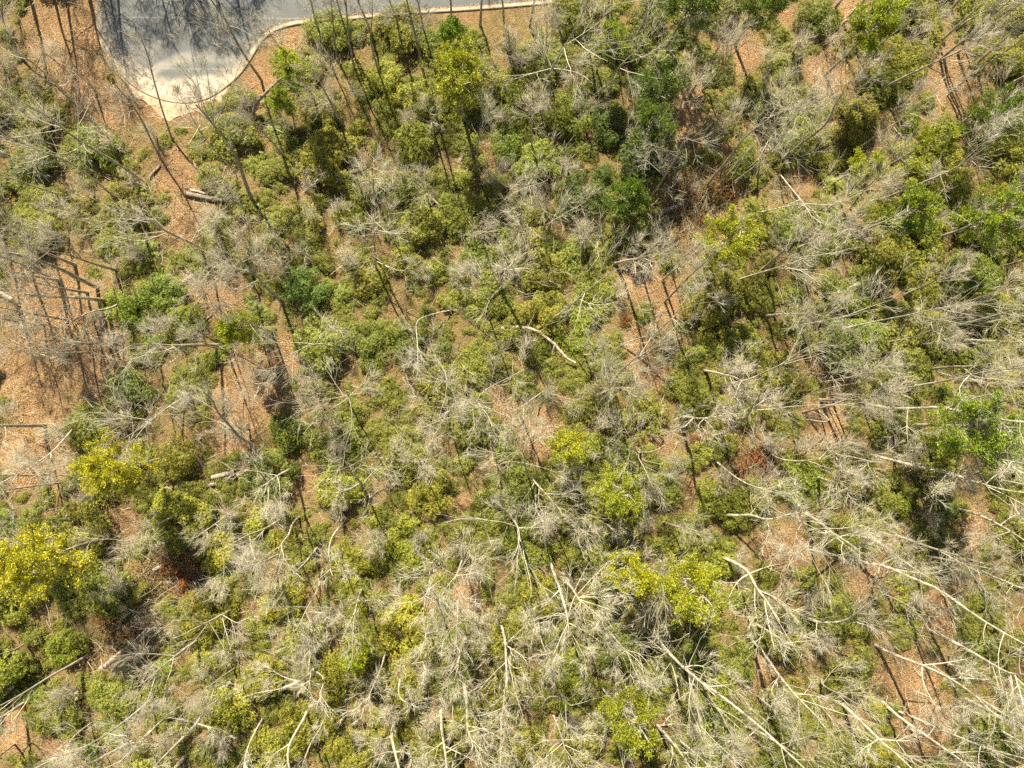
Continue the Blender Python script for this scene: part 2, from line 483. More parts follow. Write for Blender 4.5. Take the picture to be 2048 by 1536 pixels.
def strip(line, offs, hts, mat, name, closed=False):
    """sweep a section (offset outwards, height) along a line in plan"""
    T = np.gradient(line, axis=0); T[:, 2] = 0; T = unit(T)
    Nn = np.stack([T[:, 1], -T[:, 0], np.zeros(len(T))], 1)
    V = np.stack([line + Nn * o + np.array([0, 0, h]) + np.array([0, 0, 1]) * (TILT * (Nn * o)[:, 1:2]) for o, h in zip(offs, hts)], 1)
    n, k = V.shape[:2]
    i, j = np.meshgrid(np.arange(n - 1), np.arange(k - 1))
    q = (i * k + j).ravel()
    return mesh_np(name, V.reshape(-1, 3), np.stack([q, q + k, q + k + 1, q + 1], 1), mat, False)
# outward = away from the road centre
sgn = 1.0
Tm = E3[46] - E3[44]; Nm = np.array([Tm[1], -Tm[0], 0]); 
if np.dot(Nm, E3[45] - cR) < 0: sgn = -1.0
kerb_root = ob("kerb", strip(E3, [0, sgn * .28, sgn * .36, sgn * .55, sgn * .60], [.03, .045, .14, .145, -.05], MAT['kerb'], "kerb"))
tag(kerb_root, "tan concrete kerb around the cul-de-sac edge", None, None, "structure")
# washed sand outside the low end of the kerb
_u, _v = None, None
_q = E3 - CAM; _u = 1024 + F * (_q @ cx) / (_q @ fw); _v = 768 - F * (_q @ cy) / (_q @ fw)
_s = np.where((_v > 150) & (_u > 262) & (_u < 455))[0]; a0, a1 = int(_s.min()), int(_s.max())
ln = E3[a0:a1 + 1]
wv = np.sin(np.linspace(0, math.pi, len(ln))) ** .6
T = np.gradient(ln, axis=0); T[:, 2] = 0; T = unit(T); Nn = np.stack([T[:, 1], -T[:, 0], np.zeros(len(T))], 1) * sgn
rows = []
for k, f in enumerate(np.linspace(0, 1, 7)):
    off = .60 + f * (wv * (1.35 + .35 * np.sin(np.arange(len(ln)) * 1.3) + .2 * rng.normal(size=len(ln))))
    p = ln + Nn * off[:, None]; p[:, 2] = gz(p[:, 0], p[:, 1]) + .10 * math.sin(math.pi * min(f + .25, 1)) * wv + .012
    rows.append(p)
V = np.stack(rows, 1); n, k = V.shape[:2]
i, j = np.meshgrid(np.arange(n - 1), np.arange(k - 1)); q = (i * k + j).ravel()
tag(ob("sand_patch", mesh_np("sand_patch", V.reshape(-1, 3), np.stack([q, q + k, q + k + 1, q + 1], 1), MAT['sand'], True)),
    "pale sand washed over the kerb at the end of the cul-de-sac", None, None, "stuff")

def in_road(x, y, m=0.0):
    d = np.hypot(x - ROADC[0], y - ROADC[1]) - 9.3
    e = seg_dist(x, y, -25, 47.5, 50, 55.5) - 6.4
    g_ = seg_dist(x, y, -31, 46.5, 4, 45) - 4.3
    return np.minimum(np.minimum(d, e), g_) < m

# ------------------------------------------------------------------ templates
def make_shrub(R, H, nclump, nwh, seed_leaf=.165, dens=1.0, mat='laurel', rag=.35):
    acc = Acc(); st = Acc()
    for c in range(nclump):
        a = U(0, 2 * math.pi); rr = R * math.sqrt(U(0, 1)) * .80
        if c == 0: rr = 0
        h = H * (1 - .55 * (rr / R) ** 2) * U(.62, 1.0)
        cr = U(.42, .85) * (.5 + R / 5)
        cc = np.array([rr * math.cos(a), rr * math.sin(a), max(h - cr * .5, cr * .3)])
        n = int(nwh * cr * cr * 2.1 * dens)
        d = unit(rng.normal(size=(n, 3))); d[:, 2] = np.abs(d[:, 2]) * 1.1 - .35; d = unit(d)
        wc = cc + d * cr * U(.68, 1.12, (n, 1)) * np.array([1, 1, .85]) + rng.normal(size=(n, 3)) * rag * .18
        k = 7
        ax = unit(d * .8 + np.array([0, 0, .9]) + rng.normal(size=(n, 3)) * .25)
        s = unit(np.cross(ax, rng.normal(size=(n, 3)))); t2 = np.cross(ax, s)
        an = (np.arange(k) * 2 * math.pi / k)[None, :, None] + U(0, .6, (n, k, 1))
        rad = np.cos(an) * s[:, None] + np.sin(an) * t2[:, None]
        lift = U(-.25, .65, (n, k, 1))
        D = unit(rad + ax[:, None] * lift)
        Nn = unit(ax[:, None] - rad * lift * .8 + rng.normal(size=(n, k, 3)) * .25)
        Cc = np.repeat(wc[:, None], k, 1) + D * .02
        L = seed_leaf * U(.75, 1.25, n * k)
        leaf_quads(acc, Cc.reshape(-1, 3), D.reshape(-1, 3), Nn.reshape(-1, 3), L, L * .42)
        # crooked stem to the clump
        ps = np.array([[U(-.15, .15), U(-.15, .15), -.15], [cc[0] * .35 + U(-.2, .2), cc[1] * .35 + U(-.2, .2), cc[2] * .4], cc])
        ps = resample(ps, 6)
        tubes(st, ps[None], np.linspace(.045, .015, 6)[None], 4)
    return acc.mesh("foliage", MAT[mat]), st.mesh("stem", MAT['bark'])

def bare_levels(cr, P0, R0, n1, L1, dens=1.0, up=.10):
    """branches for a bare crown on centre lines P0 (B,n,3)"""
    return None

def crown_on(acc, P0, R0, t0, n1, l1, n2, n3, n4, ang=(28, 62), up=.09, k1=4):
    Bn = P0.shape[0]
    Q1, r1 = grow(P0, R0, max(n1 / Bn, 1.0), t0, l1, ang, up * 1.3, 6, .085, .5, lmin=.9)
    tubes(acc, Q1, r1, k1)
    base = Q1; rb = r1
    Q2, r2 = grow(base, rb, n2, .15, (.42, .78), (22, 55), up * 1.5, 5, .12, .58, lmin=.8)
    tubes(acc, Q2, np.maximum(r2, .011), 3)
    Q3, r3 = grow(Q2, r2, n3, .10, (.42, .85), (14, 42), up * 1.2, 3, .08, .6, lmin=.6)
    tubes(acc, Q3, np.maximum(r3, .0085), 3)
    twigs(acc, Q3, n4, (.35, 1.15), (10, 42), .0085)
    twigs(acc, Q2, n4 * .8, (.4, 1.2), (15, 50), .0085, t0=.2)

def make_bare(H, spread, r0, forked=False, n1=11, dens=1.0):
    tr = Acc(); cr = Acc()
    lean = rng.normal(size=2) * .05 * H
    pts = [np.array([0, 0, -.3])]
    for k in range(1, 6):
        f = k / 5
        pts.append(np.array([lean[0] * f + U(-.2, .2) * f, lean[1] * f + U(-.2, .2) * f, H * f * .82]))
    P0 = resample(pts, 14)
    R0 = r0 * (1 - np.linspace(0, 1, 14) ** 1.1 * .8); R0[0] *= 1.35; R0[1] *= 1.08
    tubes(tr, P0[None], R0[None], 8, .05)
    l = spread / (H * .82)
    PP, RR = P0[None], R0[None]
    if forked:
        Q, r = grow(PP, RR, 3, .5, (.42, .6), (14, 28), .05, 8, .07, .75, t1=.8)
        tubes(tr, Q, r, 6)
        s = lambda a: np.stack([resample(x, 8, False) for x in a])
        PP = np.concatenate([s(PP), Q]); RR = np.concatenate([np.interp(np.linspace(0, 1, 8), np.linspace(0, 1, 14), R0)[None], r])
        l = spread / (H * .6)
    crown_on(cr, PP, RR, .45, n1, (l * .75, l * 1.25), 5 * dens, 4.4 * dens, 3.4, up=.12)
    return tr.mesh("trunk", MAT['bark']), cr.mesh("crown", MAT['twig'])

def make_sapling(H, ns, spread):
    tr = Acc(); cr = Acc()
    Ps = []; 
    for s in range(ns):
        a = U(0, 6.28); d = np.array([math.cos(a), math.sin(a), 0]) * spread * U(.3, 1)
        ps = [np.array([0, 0, -.1]) + d * .03, d * .4 + [0, 0, H * .5], d + [0, 0, H * U(.8, 1)]]
        ps[1] = ps[1] + rng.normal(size=3) * .15
        Ps.append(resample(ps, 7))
    Ps = np.array(Ps); R = np.repeat((np.linspace(.04, .014, 7))[None], ns, 0)
    tubes(tr, Ps, R, 5)
    Q1, r1 = grow(Ps, R, 8, .25, (.25, .5), (18, 50), .07, 5, .18, .6, lmin=.4); tubes(cr, Q1, np.maximum(r1, .009), 3)
    Q2, r2 = grow(Q1, r1, 5, .1, (.4, .8), (22, 60), .06, 4, .2, .7, lmin=.3); tubes(cr, Q2[:, ::3], np.maximum(r2[:, ::3], .0075), 3)
    twigs(cr, Q2, 2.0, (.3, .8), (12, 40), .0075); twigs(cr, Q1, 5, (.3, .8), (15, 50), .0075)
    return tr.mesh("stem", MAT['bark']), cr.mesh("crown", MAT['twig'])

def make_evergreen(H, R, crown_h, r0, nb=26, tall=False, dens=1.0):
    tr = Acc(); lv = Acc(); br = Acc()
    P0 = resample([np.array([0, 0, -.3]), np.array([U(-.3, .3), U(-.3, .3), H * .5]), np.array([U(-.5, .5), U(-.5, .5), H])], 12)
    R0 = np.linspace(r0, .03, 12)
    tubes(tr, P0[None], R0[None], 8, .04)
    t0 = 1 - crown_h / H
    N = int(nb * 1.35)
    t = np.sort(U(t0, .985, N)); s = t * 11; i = np.minimum(s.astype(int), 10); f = (s - i)[:, None]
    S = P0[i] * (1 - f) + P0[i + 1] * f
    az = U(0, 2 * math.pi, N); q = (t - t0) / (1 - t0)
    L = R * (np.sin(np.clip(q * .80 + .22, 0, 1) * math.pi) ** .7 * .8 + .2) * U(.55, 1.15, N)
    Q = np.empty((N, 6, 3)); Q[:, 0] = S
    d = np.stack([np.cos(az), np.sin(az), U(.0, .45, N) + q * .5], 1); d = unit(d)
    for k in range(1, 6):
        Q[:, k] = Q[:, k - 1] + d * (L / 5)[:, None]; d = unit(d + rng.normal(size=(N, 3)) * .13 + np.array([0, 0, .06]))
    tubes(br, Q, np.repeat(np.linspace(.045, .012, 6)[None], N, 0), 4)
    Q2, r2 = grow(Q, np.repeat(np.linspace(.045, .012, 6)[None], N, 0), 10 * dens, .3, (.22, .5), (25, 65), .06, 4, .18, .5, lmin=.35)
    tubes(br, Q2, np.maximum(r2, .008), 3)
    # tufts along second order branches, with whole branches left thin so that gaps show
    keep = U(0, 1, len(Q2)) > .12; Q2 = Q2[keep]
    nt_ = 5
    tt = U(.35, 1.0, (len(Q2), nt_)) * 3; ii = np.minimum(tt.astype(int), 2); ff = (tt - ii)[..., None]
    r_ = np.arange(len(Q2))[:, None]
    C0 = (Q2[r_, ii] * (1 - ff) + Q2[r_, ii + 1] * ff).reshape(-1, 3)
    A = unit(Q2[:, -1] - Q2[:, 0]); A = np.repeat(A[:, None], nt_, 1).reshape(-1, 3)
    k = 9
    Cn = C0[:, None] + rng.normal(size=(len(C0), k, 3)) * .13
    D = unit(A[:, None] * .5 + rng.normal(size=(len(C0), k, 3)) * .65 + np.array([0, 0, .38]))
    Nn = unit(rng.normal(size=(len(C0), k, 3)) * .6 + np.array([0, 0, 1.0]))
    L = U(.12, .24, len(C0) * k)
    leaf_quads(lv, Cn.reshape(-1, 3), D.reshape(-1, 3), Nn.reshape(-1, 3), L, L * .36)
    return tr.mesh("trunk", MAT['bark']), br.mesh("limb", MAT['twig']), lv.mesh("crown", MAT['pine'])

def thing(name, loc, label, cat, group=None, rz=0.0, sc=1.0, tilt=(0, 0)):
    o = ob(name, None, None, loc)
    o.rotation_euler = (tilt[0], tilt[1], rz)
    o.scale = (sc, sc, sc) if np.isscalar(sc) else sc
    o.empty_display_size = .3
    return tag(o, label, cat, group)

def place(name, meshes, loc, label, cat, group=None, rz=0, sc=1.0, tilt=(0, 0), cols=None):
    t_ = thing(name, loc, label, cat, group, rz, sc, tilt)
    for k, me in enumerate(meshes):
        c_ = ob(me.name.split('.')[0], me, t_)
        if cols: c_.color = (*cols[k], 1)
    return t_

rng = np.random.default_rng(5); U = rng.uniform
SHRUBS = [make_shrub(U(2.5, 3.2), U(1.9, 3.1), int(U(20, 27)), 105, .128) for _ in range(12)]
SMALLS = [make_shrub(U(1.3, 1.8), U(1.1, 1.7), 11, 110, .125) for _ in range(5)]
RUSTS = [make_shrub(U(1.1, 1.7), U(.9, 1.3), 9, 45, .15, 1, 'rust', .8) for _ in range(3)]
BARES = [make_bare(U(14, 19), U(3.2, 4.6), U(.14, .22), forked=(k % 3 == 0)) for k in range(9)]
SAPS = [make_sapling(U(3.0, 5.5), int(U(3, 7)), U(.8, 1.7)) for _ in range(6)]
EVERS = [make_evergreen(13, 3.2, 6.0, .20, 42), make_evergreen(12, 2.6, 6.5, .17, 28), make_evergreen(11, 2.3, 5.0, .15, 24), make_evergreen(8, 2.0, 5.0, .11, 24)]

# ------------------------------------------------------------------ traced trees
ORG = {'A': (0, 0), 'B': (680, 0), 'C': (1348, 0), 'D': (0, 500), 'E': (680, 500), 'F': (1348, 500), 'G': (0, 1011), 'H': (680, 1011), 'I': (1348, 1011)}
def P2(o, s):
    a, b_ = ORG[o]
    return [(a + float(x.split(',')[0]) / 2.926, b_ + float(x.split(',')[1]) / 2.926) for x in s.split()]
HERO_BASES = []
def hero(o, w, label, trunk, limbs=(), height=None, crown=1.0, tone=1.0, name="bare_tree", cat="tree", group="bare winter trees", t0=.42, grow_lead=True, tmin=6.0):
    pts = P2(o, trunk)
    base = G(*pts[0])
    d = [0.0]
    for a, b_ in zip(pts[:-1], pts[1:]): d.append(d[-1] + math.hypot(b_[0] - a[0], b_[1] - a[1]))
    s = np.array(d) / d[-1]
    if height is None:
        dr = ray(*pts[-1]); dr = dr / -dr[2]                   # horizontal shift per metre of depth
        h2 = dr[:2] @ dr[:2]
        depth = (base[:2] @ dr[:2]) / max(h2, 1e-6) if h2 > .04 else CAMH - base[2] - 13
        height = float(np.clip(CAMH - depth - base[2], tmin, 17.0))
    P = [np.array(at_z(*p, base[2] + height * f)) for p, f in zip(pts, s)]
    P[0] = base.copy()
    n = 14
    PP = resample(P, n) - base
    PP = np.vstack([[PP[0] + [0, 0, -.35]], PP])
    if grow_lead:
        tip = PP[-1]; dirn = unit((PP[-1] - PP[-4]) + np.array([0, 0, 1.0]))
        out_ = not (0 < pts[-1][0] < 2048 and 0 < pts[-1][1] < 1536)
        e_ = 2.4 if out_ else 1.0
        PP = np.vstack([PP, [tip + dirn * 1.2 * e_], [tip + dirn * 2.3 * e_ + rng.normal(size=3) * .2]])
    r0 = w / 2.926 / 2 / 19.0 * .92
    m_ = len(PP)
    RR = r0 * (1 - np.linspace(0, 1, m_) ** 1.15 * (.72 if grow_lead else .5)); RR[0] *= 1.3
    tr = Acc(); tubes(tr, PP[None], RR[None], 8, .06)
    root = thing(name, tuple(base), label, cat, group)
    tb = ob("trunk", tr.mesh("trunk", MAT['bark']), root); tb.color = (tone, tone * .985, tone * .96, 1)  # tone paints shade into the darker upper trunks, sunlight into the whiter lower ones
    lp, lr_ = [], []
    for lb in limbs:
        q = P2(o, lb)
        # height of the fork: nearest trunk sample in the picture
        tu, tv = px(PP + base)
        k0 = int(np.argmin((tu - q[0][0]) ** 2 + (tv - q[0][1]) ** 2)); k0 = min(k0, m_ - 1)
        z0 = PP[k0][2] + base[2]
        pp = [PP[k0] + base]; L = 0
        for a, b_ in zip(q[:-1], q[1:]):
            L += math.hypot(b_[0] - a[0], b_[1] - a[1]) / 19.0
            pp.append(np.array(at_z(*b_, z0 + L * .38)))
        pp = resample(pp, 8) - base
        rl = np.linspace(min(RR[k0] * .62, r0 * .45), .014, 8)
        la = Acc(); tubes(la, pp[None], rl[None], 6, .05)
        c_ = ob("limb", la.mesh("limb", MAT['bark']), root); c_.color = (tone, tone * .985, tone * .96, 1)
        lp.append(pp); lr_.append(rl)
    if crown > 0:
        cr = Acc()
        T8 = resample(PP[int(m_ * t0):], 8, False); R8 = np.interp(np.linspace(0, 1, 8), np.linspace(0, 1, m_ - int(m_ * t0)), RR[int(m_ * t0):])
        B0 = np.stack([T8] + lp); B1 = np.stack([R8] + lr_)
        ln_ = np.linalg.norm(B0[:, 1:] - B0[:, :-1], axis=-1).sum(1).mean()
        l = 4.1 * crown / max(ln_, 1)
        crown_on(cr, B0, B1, .12, 8 + 3 * len(lp), (l * .6, l * 1.15), 4.4, 3.5, 3.4, up=.08, k1=4)
        c_ = ob("crown", cr.mesh("crown", MAT['twig']), root); c_.color = (tone, tone * .985, tone * .96, 1)
    HERO_BASES.append(tuple(base[:2]))
    return root, PP + base

rng = np.random.default_rng(77); U = rng.uniform
H_ = hero
H_('A', 26, "tall dark forked tree spreading its branches over the cul-de-sac end", "1480,1190 1440,1080 1390,930 1330,820 1270,760 1225,700", ["1215,690 1175,570 1150,450 1125,330 1115,260", "1240,720 1235,600 1220,480 1205,360 1180,270", "1275,700 1310,620 1350,540 1385,420 1420,340", "1230,700 1080,610 1000,540", "1240,640 1150,475 1050,420 990,350"], height=13, crown=.55, tone=.75)
H_('A', 13, "slender dark tree crossing the sandy end of the turning circle", "1010,820 960,680 925,560 895,450 860,300 820,220", [], crown=.5, tone=.75)
H_('A', 18, "dark straight tree leaning over the kerb where the road begins", "1530,470 1440,340 1380,240 1330,130 1280,60 1220,-20", ["1380,240 1300,150 1150,110", "1400,270 1340,260 1300,200"], crown=.6, tone=.7)
H_('A', 16, "long grey tree with its foot in shrubs below the sandy verge", "710,880 600,770 520,690 430,590 330,490 200,370 60,280", [], crown=.9)
_, nestline = H_('A', 14, "thin tree holding a leafy squirrel nest beside the kerb", "940,930 880,810 820,680 740,570 660,480 640,450", ["820,680 770,560 750,480"], crown=.35, tone=.8, grow_lead=False)
H_('A', 18, "long pale tree lying low across the thicket below the leafy verge", "850,1070 680,950 520,860 400,780 300,690 200,640", ["520,860 360,920 240,850"], crown=1.0)
H_('A', 20, "dark trunk at the photo's top left corner above brown leaves", "120,340 60,220 15,140 10,0", [], crown=.8, tone=.7)
H_('A', 26, "snapped dark trunk stub leaning beside the green pine near the road bend", "1470,690 1500,600 1560,540 1620,480 1670,440", [], height=6, crown=0, tone=.7, name="dead_snag", cat="dead tree", group="broken snags", grow_lead=False)
H_('A', 19, "pale many-branched tree above the first striped clearing", "1210,1480 1120,1420 1000,1370 900,1310 800,1250", ["1000,1370 900,1280 820,1150", "900,1310 760,1280 650,1280", "1120,1420 1180,1300 1260,1230"], crown=.9)
H_('A', 15, "dark trunk between the road bend and the yellow pine", "1975,360 1960,250 1945,100 1940,20", [], crown=.6, tone=.7)
H_('A', 15, "dark pole-like tree standing just below the road edge", "2048,300 2035,150 2025,10 2020,-60", [], crown=.6, tone=.7)
H_('A', 9, "thin sapling trunk beside the tall forked tree", "1380,1010 1260,890 1150,740 1090,620", [], crown=.5)
H_('A', 14, "grey trunk slanting in from the left edge below the verge", "380,1150 200,1090 0,1020 -80,1000", [], crown=.8)
H_('A', 15, "pale slanting tree under the long grey tree", "700,1180 540,1040 380,930 220,880 100,820", ["380,930 300,800 250,700"], crown=.9)
H_('A', 12, "thin crooked tree beside the log under the forked tree", "1300,1480 1255,1400 1270,1250 1330,1210", [], height=7, crown=.5)
H_('B', 20, "straight dark tree beside the large yellow pine", "515,520 480,400 455,260 425,150 390,0 380,-60", ["455,260 475,160 460,60"], crown=.6, tone=.7)
H_('B', 15, "dark slim tree with a mauve crown near the road bend", "235,450 200,330 175,230 185,150 190,80", [], crown=.6, tone=.8)
H_('B', 14, "slim dark tree second from the road bend kerb", "90,430 70,330 45,200 40,60 20,-20", [], crown=.6, tone=.75)
H_('B', 17, "large spreading grey tree beside the yellow pine", "1110,740 1150,620 1190,520 1240,390 1330,250 1400,120", ["1240,390 1120,430 1000,470", "1330,250 1450,180 1560,100", "1240,390 1400,420 1480,490", "1240,390 1180,250 1120,130"], crown=1.3)
H_('B', 13, "grey tree with yellowish lichened twigs by the dark evergreen shade", "1570,620 1580,480 1640,380 1730,300", ["1580,480 1700,460 1770,520"], crown=.9)
H_('B', 12, "dark tree in the deep green shade at the top", "1900,320 1980,200 2048,100", [], crown=.7, tone=.7)
H_('B', 16, "curved brown tree rising from the gully's upper bank", "1790,1190 1850,1110 1900,1030 1960,930 2010,830", ["1900,1030 1830,970 1750,900", "1850,1110 1940,1100 2030,1130"], crown=.9, tone=.85)
H_('B', 12, "mauve-grey tree standing below the yellow pine", "800,1010 800,900 810,820 830,740", [], crown=1.0, height=10)
H_('B', 14, "fluffy grey-crowned tree in the upper thicket", "200,1500 200,1400 200,1310", [], crown=1.3, height=12)
H_('B', 12, "pale tree reaching over the middle thicket with long arms", "880,1240 960,1170 1050,1110 1180,1070", ["960,1170 1020,1080 1100,1020"], crown=1.0, height=9)
H_('B', 12, "pale wiry tree just uphill of the gully log", "1200,1500 1210,1400 1200,1320 1180,1240", ["1200,1320 1330,1240 1440,1180", "1200,1400 1050,1350 950,1300"], crown=1.0, height=11)
H_('C', 17, "long branching tree rising from the brown brush pile", "180,1100 250,1010 330,920 380,840 450,770 560,690", ["560,690 640,560 640,420", "380,840 360,720 340,640"], crown=1.0, tone=.85)
H_('C', 12, "dark thin tree next to the brown brush pile", "490,1050 500,950 560,800 620,650", [], crown=.9, tone=.8)
H_('C', 20, "dark forked tree with two heavy limbs in the upper right thicket", "650,930 740,840 830,780 900,720 940,620", ["740,840 770,730 780,680", "900,720 935,600 965,500"], crown=1.1, tone=.75)
H_('C', 13, "short dark trunk among green shrubs in the upper right", "1030,1220 1100,1130 1170,1060 1250,960", [], crown=.9, tone=.7)
H_('C', 11, "fine grey tree between the two dark upper right trunks", "1050,890 1200,780 1300,720 1400,640", [], crown=1.0)
H_('C', 13, "long pale tree slanting across the upper right green shrubs", "1180,1180 1350,1110 1500,1050 1660,980 1800,880", [], crown=1.1)
H_('C', 13, "dark pole crossing the striped upper right clearing", "1600,560 1760,420 1900,330 2000,260 2080,200", [], crown=.8, tone=.75)
H_('C', 14, "whitish broad tree above the striped upper right clearing", "1540,250 1700,130 1830,60 1950,0", ["1830,60 1880,130 1950,190"], crown=1.3)
H_('C', 11, "fine tree running towards the right edge below the striped clearing", "1360,950 1600,830 1800,740 1900,680", [], crown=1.0)
H_('C', 13, "pale low tree just above the lone gully pine", "380,1270 560,1230 740,1190 900,1200", ["740,1190 650,1120 600,1030"], crown=1.0, height=9)
H_('C', 11, "dark short trunk at the right edge among bright green shrubs", "1930,1195 2000,1170 2060,1145", [], crown=.6, tone=.7)
H_('C', 12, "grey tree slanting up from the brush pile edge", "330,1080 440,1000 560,900 700,700", [], crown=1.0)
H_('C', 12, "dark sapling in the top middle evergreen shade", "110,240 170,150 230,60 260,-10", [], crown=.8, tone=.75)
H_('C', 11, "wiry tree above the right hand green shrubs", "1500,1420 1700,1330 1790,1280 1900,1220", [], crown=1.1)
H_('C', 12, "pale tree with drooping arms by the small tan clearing", "620,1020 700,1120 760,1190 800,1260", ["620,1020 590,900 640,830"], crown=1.0, height=9)
H_('D', 27, "thick dark trunk entering the left edge above the striped clearing", "570,220 460,170 360,110 240,70 180,40 0,10 -60,0", ["240,70 200,0 160,-70"], crown=.6, tone=.75)
H_('D', 15, "thin dark trunk under the thick one at the left edge", "340,180 200,120 100,70 0,30 -50,10", [], crown=.5, tone=.75)
H_('D', 15, "dark bent trunk crossing the top of the striped clearing", "260,440 240,435 150,430 0,400 -60,390", [], crown=.4, tone=.75)
H_('D', 24, "thick horizontal trunk at the left edge with a wide dark foot", "265,1025 150,1030 0,1027 -60,1030", ["150,1030 60,960 0,930"], crown=.6, tone=.8)
H_('D', 24, "crooked grey tree standing at the foot of the middle clearing", "1525,1245 1505,1150 1400,1100 1340,1020 1270,950 1250,890", ["1400,1100 1420,1060 1340,1040 1240,1060", "1340,1020 1320,920 1370,860", "1270,950 1180,880 1080,850"], height=11, crown=.45, tone=.85)
H_('D', 13, "thin grey trunk below the left edge trunk over leaf litter", "290,1310 150,1320 0,1318 -60,1320", ["230,1315 150,1250 100,1180"], crown=.5)
H_('D', 14, "pale trunk beside the golden pine at the left edge", "380,1360 200,1380 0,1410 -60,1420", [], crown=.5)
H_('D', 15, "pale straight tree leaning down across the lower left clearing", "490,965 400,1080 310,1180 240,1230 150,1290", ["310,1180 200,1290 120,1150"], crown=.6)
H_('D', 12, "pale horizontal tree across the striped clearing", "545,600 450,600 330,605 180,610 130,590", ["450,555 380,600 330,605"], crown=.8)
H_('D', 12, "white-barked limbless tree beside the green shrubs of the clearing", "940,655 800,655 700,650 640,640", ["800,655 720,620 680,560"], crown=.9)
H_('D', 13, "curving grey tree beside the golden pine", "850,1350 800,1290 760,1180 770,1080 840,1020", ["850,1350 760,1290 700,1230"], crown=.9, height=9)
H_('D', 13, "tree with a pale hooked bough over the striped clearing", "740,280 650,345 540,355 430,410 350,490", ["650,345 600,450 560,480", "740,280 710,210 700,120"], crown=1.0)
H_('D', 11, "small forked tree above the middle clearing", "1110,450 1110,360 1160,300 1240,210", [], crown=.7, height=8)
H_('D', 13, "pale tree with fanned arms beside the middle clearing", "2030,570 1980,570 1850,540 1700,610", ["1850,540 1750,540 1440,550", "1850,540 1900,470 1980,440"], crown=.9, height=9)
H_('D', 12, "pale star-shaped tree at the centre left", "2040,900 2040,860 2030,830", ["2040,860 1950,830 1860,820", "2040,860 1960,920 1880,960", "2040,860 2100,800 2150,760"], crown=1.1, height=11)
H_('D', 11, "grey tree sprawled over the grey thicket by the golden pine", "1080,860 980,920 880,1000 800,1060", ["980,920 1060,940 1100,930"], crown=1.0, height=8)
H_('E', 15, "pale tree with a smooth trunk in the upper centre", "215,130 205,60 200,-20 190,-90", ["205,60 290,100 380,140 470,0"], crown=.8, height=12)
H_('E', 12, "dark-tipped tree slanting from the pale fallen crown", "1200,430 1290,370 1390,290 1480,210 1560,150", ["1390,290 1500,330 1640,300"], crown=1.1)
H_('E', 16, "brown bent tree between the centre and the tan path", "1480,950 1540,870 1600,770 1640,710 1720,640", ["1575,800 1560,720 1530,650", "1720,640 1850,560 1950,460"], crown=.9, tone=.85)
H_('E', 15, "big pale star-shaped tree at the centre of the photo", "850,900 800,890 770,900", ["770,890 700,840 620,770 590,700", "790,880 830,830 900,790 1000,740 1100,690", "780,900 780,970 790,1050 740,1120", "780,890 600,930 450,900", "800,890 920,950 1000,980", "800,890 860,950 910,1080"], crown=1.0, height=13, t0=.6)
H_('E', 14, "pale tree just below centre with a dark shaded foot", "1110,1350 1080,1250 1070,1180", ["1080,1250 960,1230 900,1290", "1080,1250 1180,1270 1260,1300", "1070,1200 1090,1100 1130,1030"], crown=.9, height=12)
H_('E', 15, "white leaning tree below centre with a dense twig fan", "1110,1310 1140,1360 1200,1420 1270,1500", ["1140,1360 1090,1440 1040,1500", "1200,1420 1300,1430 1350,1440", "1170,1390 1160,1480 1180,1530"], crown=.9, height=10)
H_('E', 18, "grey tree with a curved fork over the yellow-green patch", "150,1400 120,1360 60,1290 20,1220", ["130,1365 200,1290 300,1200", "150,1370 180,1430 160,1510", "120,1370 60,1400 -20,1420"], crown=.8, height=11)
H_('E', 10, "small white fan-shaped tree left of the lower centre", "480,1290 470,1240 450,1200", ["470,1240 560,1210 600,1180", "470,1240 380,1230 320,1180"], crown=.9, height=9)
H_('E', 11, "thin pale hooked tree in the middle thicket", "660,350 540,375 440,410 450,500 455,590", [], crown=.7, height=8)
H_('E', 15, "dark tree slanting over the tan patch by the gully", "1900,305 1980,220 2048,150 2150,60", [], crown=.6, tone=.75)
H_('E', 13, "white-limbed tree over the thicket beside the twin evergreens", "1760,1170 1740,1190 1700,1150", ["1740,1190 1650,1160 1580,1170", "1740,1190 1760,1260 1830,1330 1890,1440", "1740,1190 1850,1180 1950,1100", "1720,1160 1690,1080 1640,1000"], crown=.9, height=11)
H_('E', 12, "grey tree above the tan path bending right", "1640,560 1700,530 1850,490 1950,390 2048,330", ["1850,490 1750,620 1700,660"], crown=.9, height=10)
H_('E', 12, "fluffy beige tree right of the pale smooth trunk", "870,400 870,330 880,270", ["880,290 950,200 1030,140", "870,300 800,220 770,130"], crown=1.2, height=11)
H_('E', 11, "thin tree across the narrow tan clearing at centre", "1200,820 1100,890 1030,940 960,960", ["1200,820 1290,860 1380,880"], crown=.9, height=8)
H_('E', 11, "small pale tree beside the star-shaped centre tree", "560,640 600,680 630,760 620,830", ["600,680 530,570 520,480"], crown=.9, height=9)
H_('F', 15, "pale tree running right from the gully pine", "310,195 450,150 600,105 740,60 850,10", ["600,105 750,115 870,115 940,130"], crown=1.0)
H_('F', 13, "upper of two parallel pale trunks in the right thicket", "720,445 870,415 1020,390 1120,360", ["1020,390 980,300 990,260"], crown=.9)
H_('F', 15, "lower of two parallel pale trunks in the right thicket", "870,495 1080,440 1240,405 1380,380 1500,350", ["980,470 990,540 1000,500", "1080,440 1000,410 960,420"], crown=1.1)
H_('F', 12, "short slanting trunk near the right edge above two parallels", "1610,325 1750,285 1880,250 1980,215", [], crown=.9)
H_('F', 17, "dark shaded trunk reaching the right edge above its pale twin", "1540,470 1700,430 1850,390 2048,340 2100,325", [], crown=.8, tone=.75)
H_('F', 15, "bright trunk just beneath the dark one at the right edge", "1690,455 1900,410 2048,385 2110,375", [], crown=.8, tone=1.1)
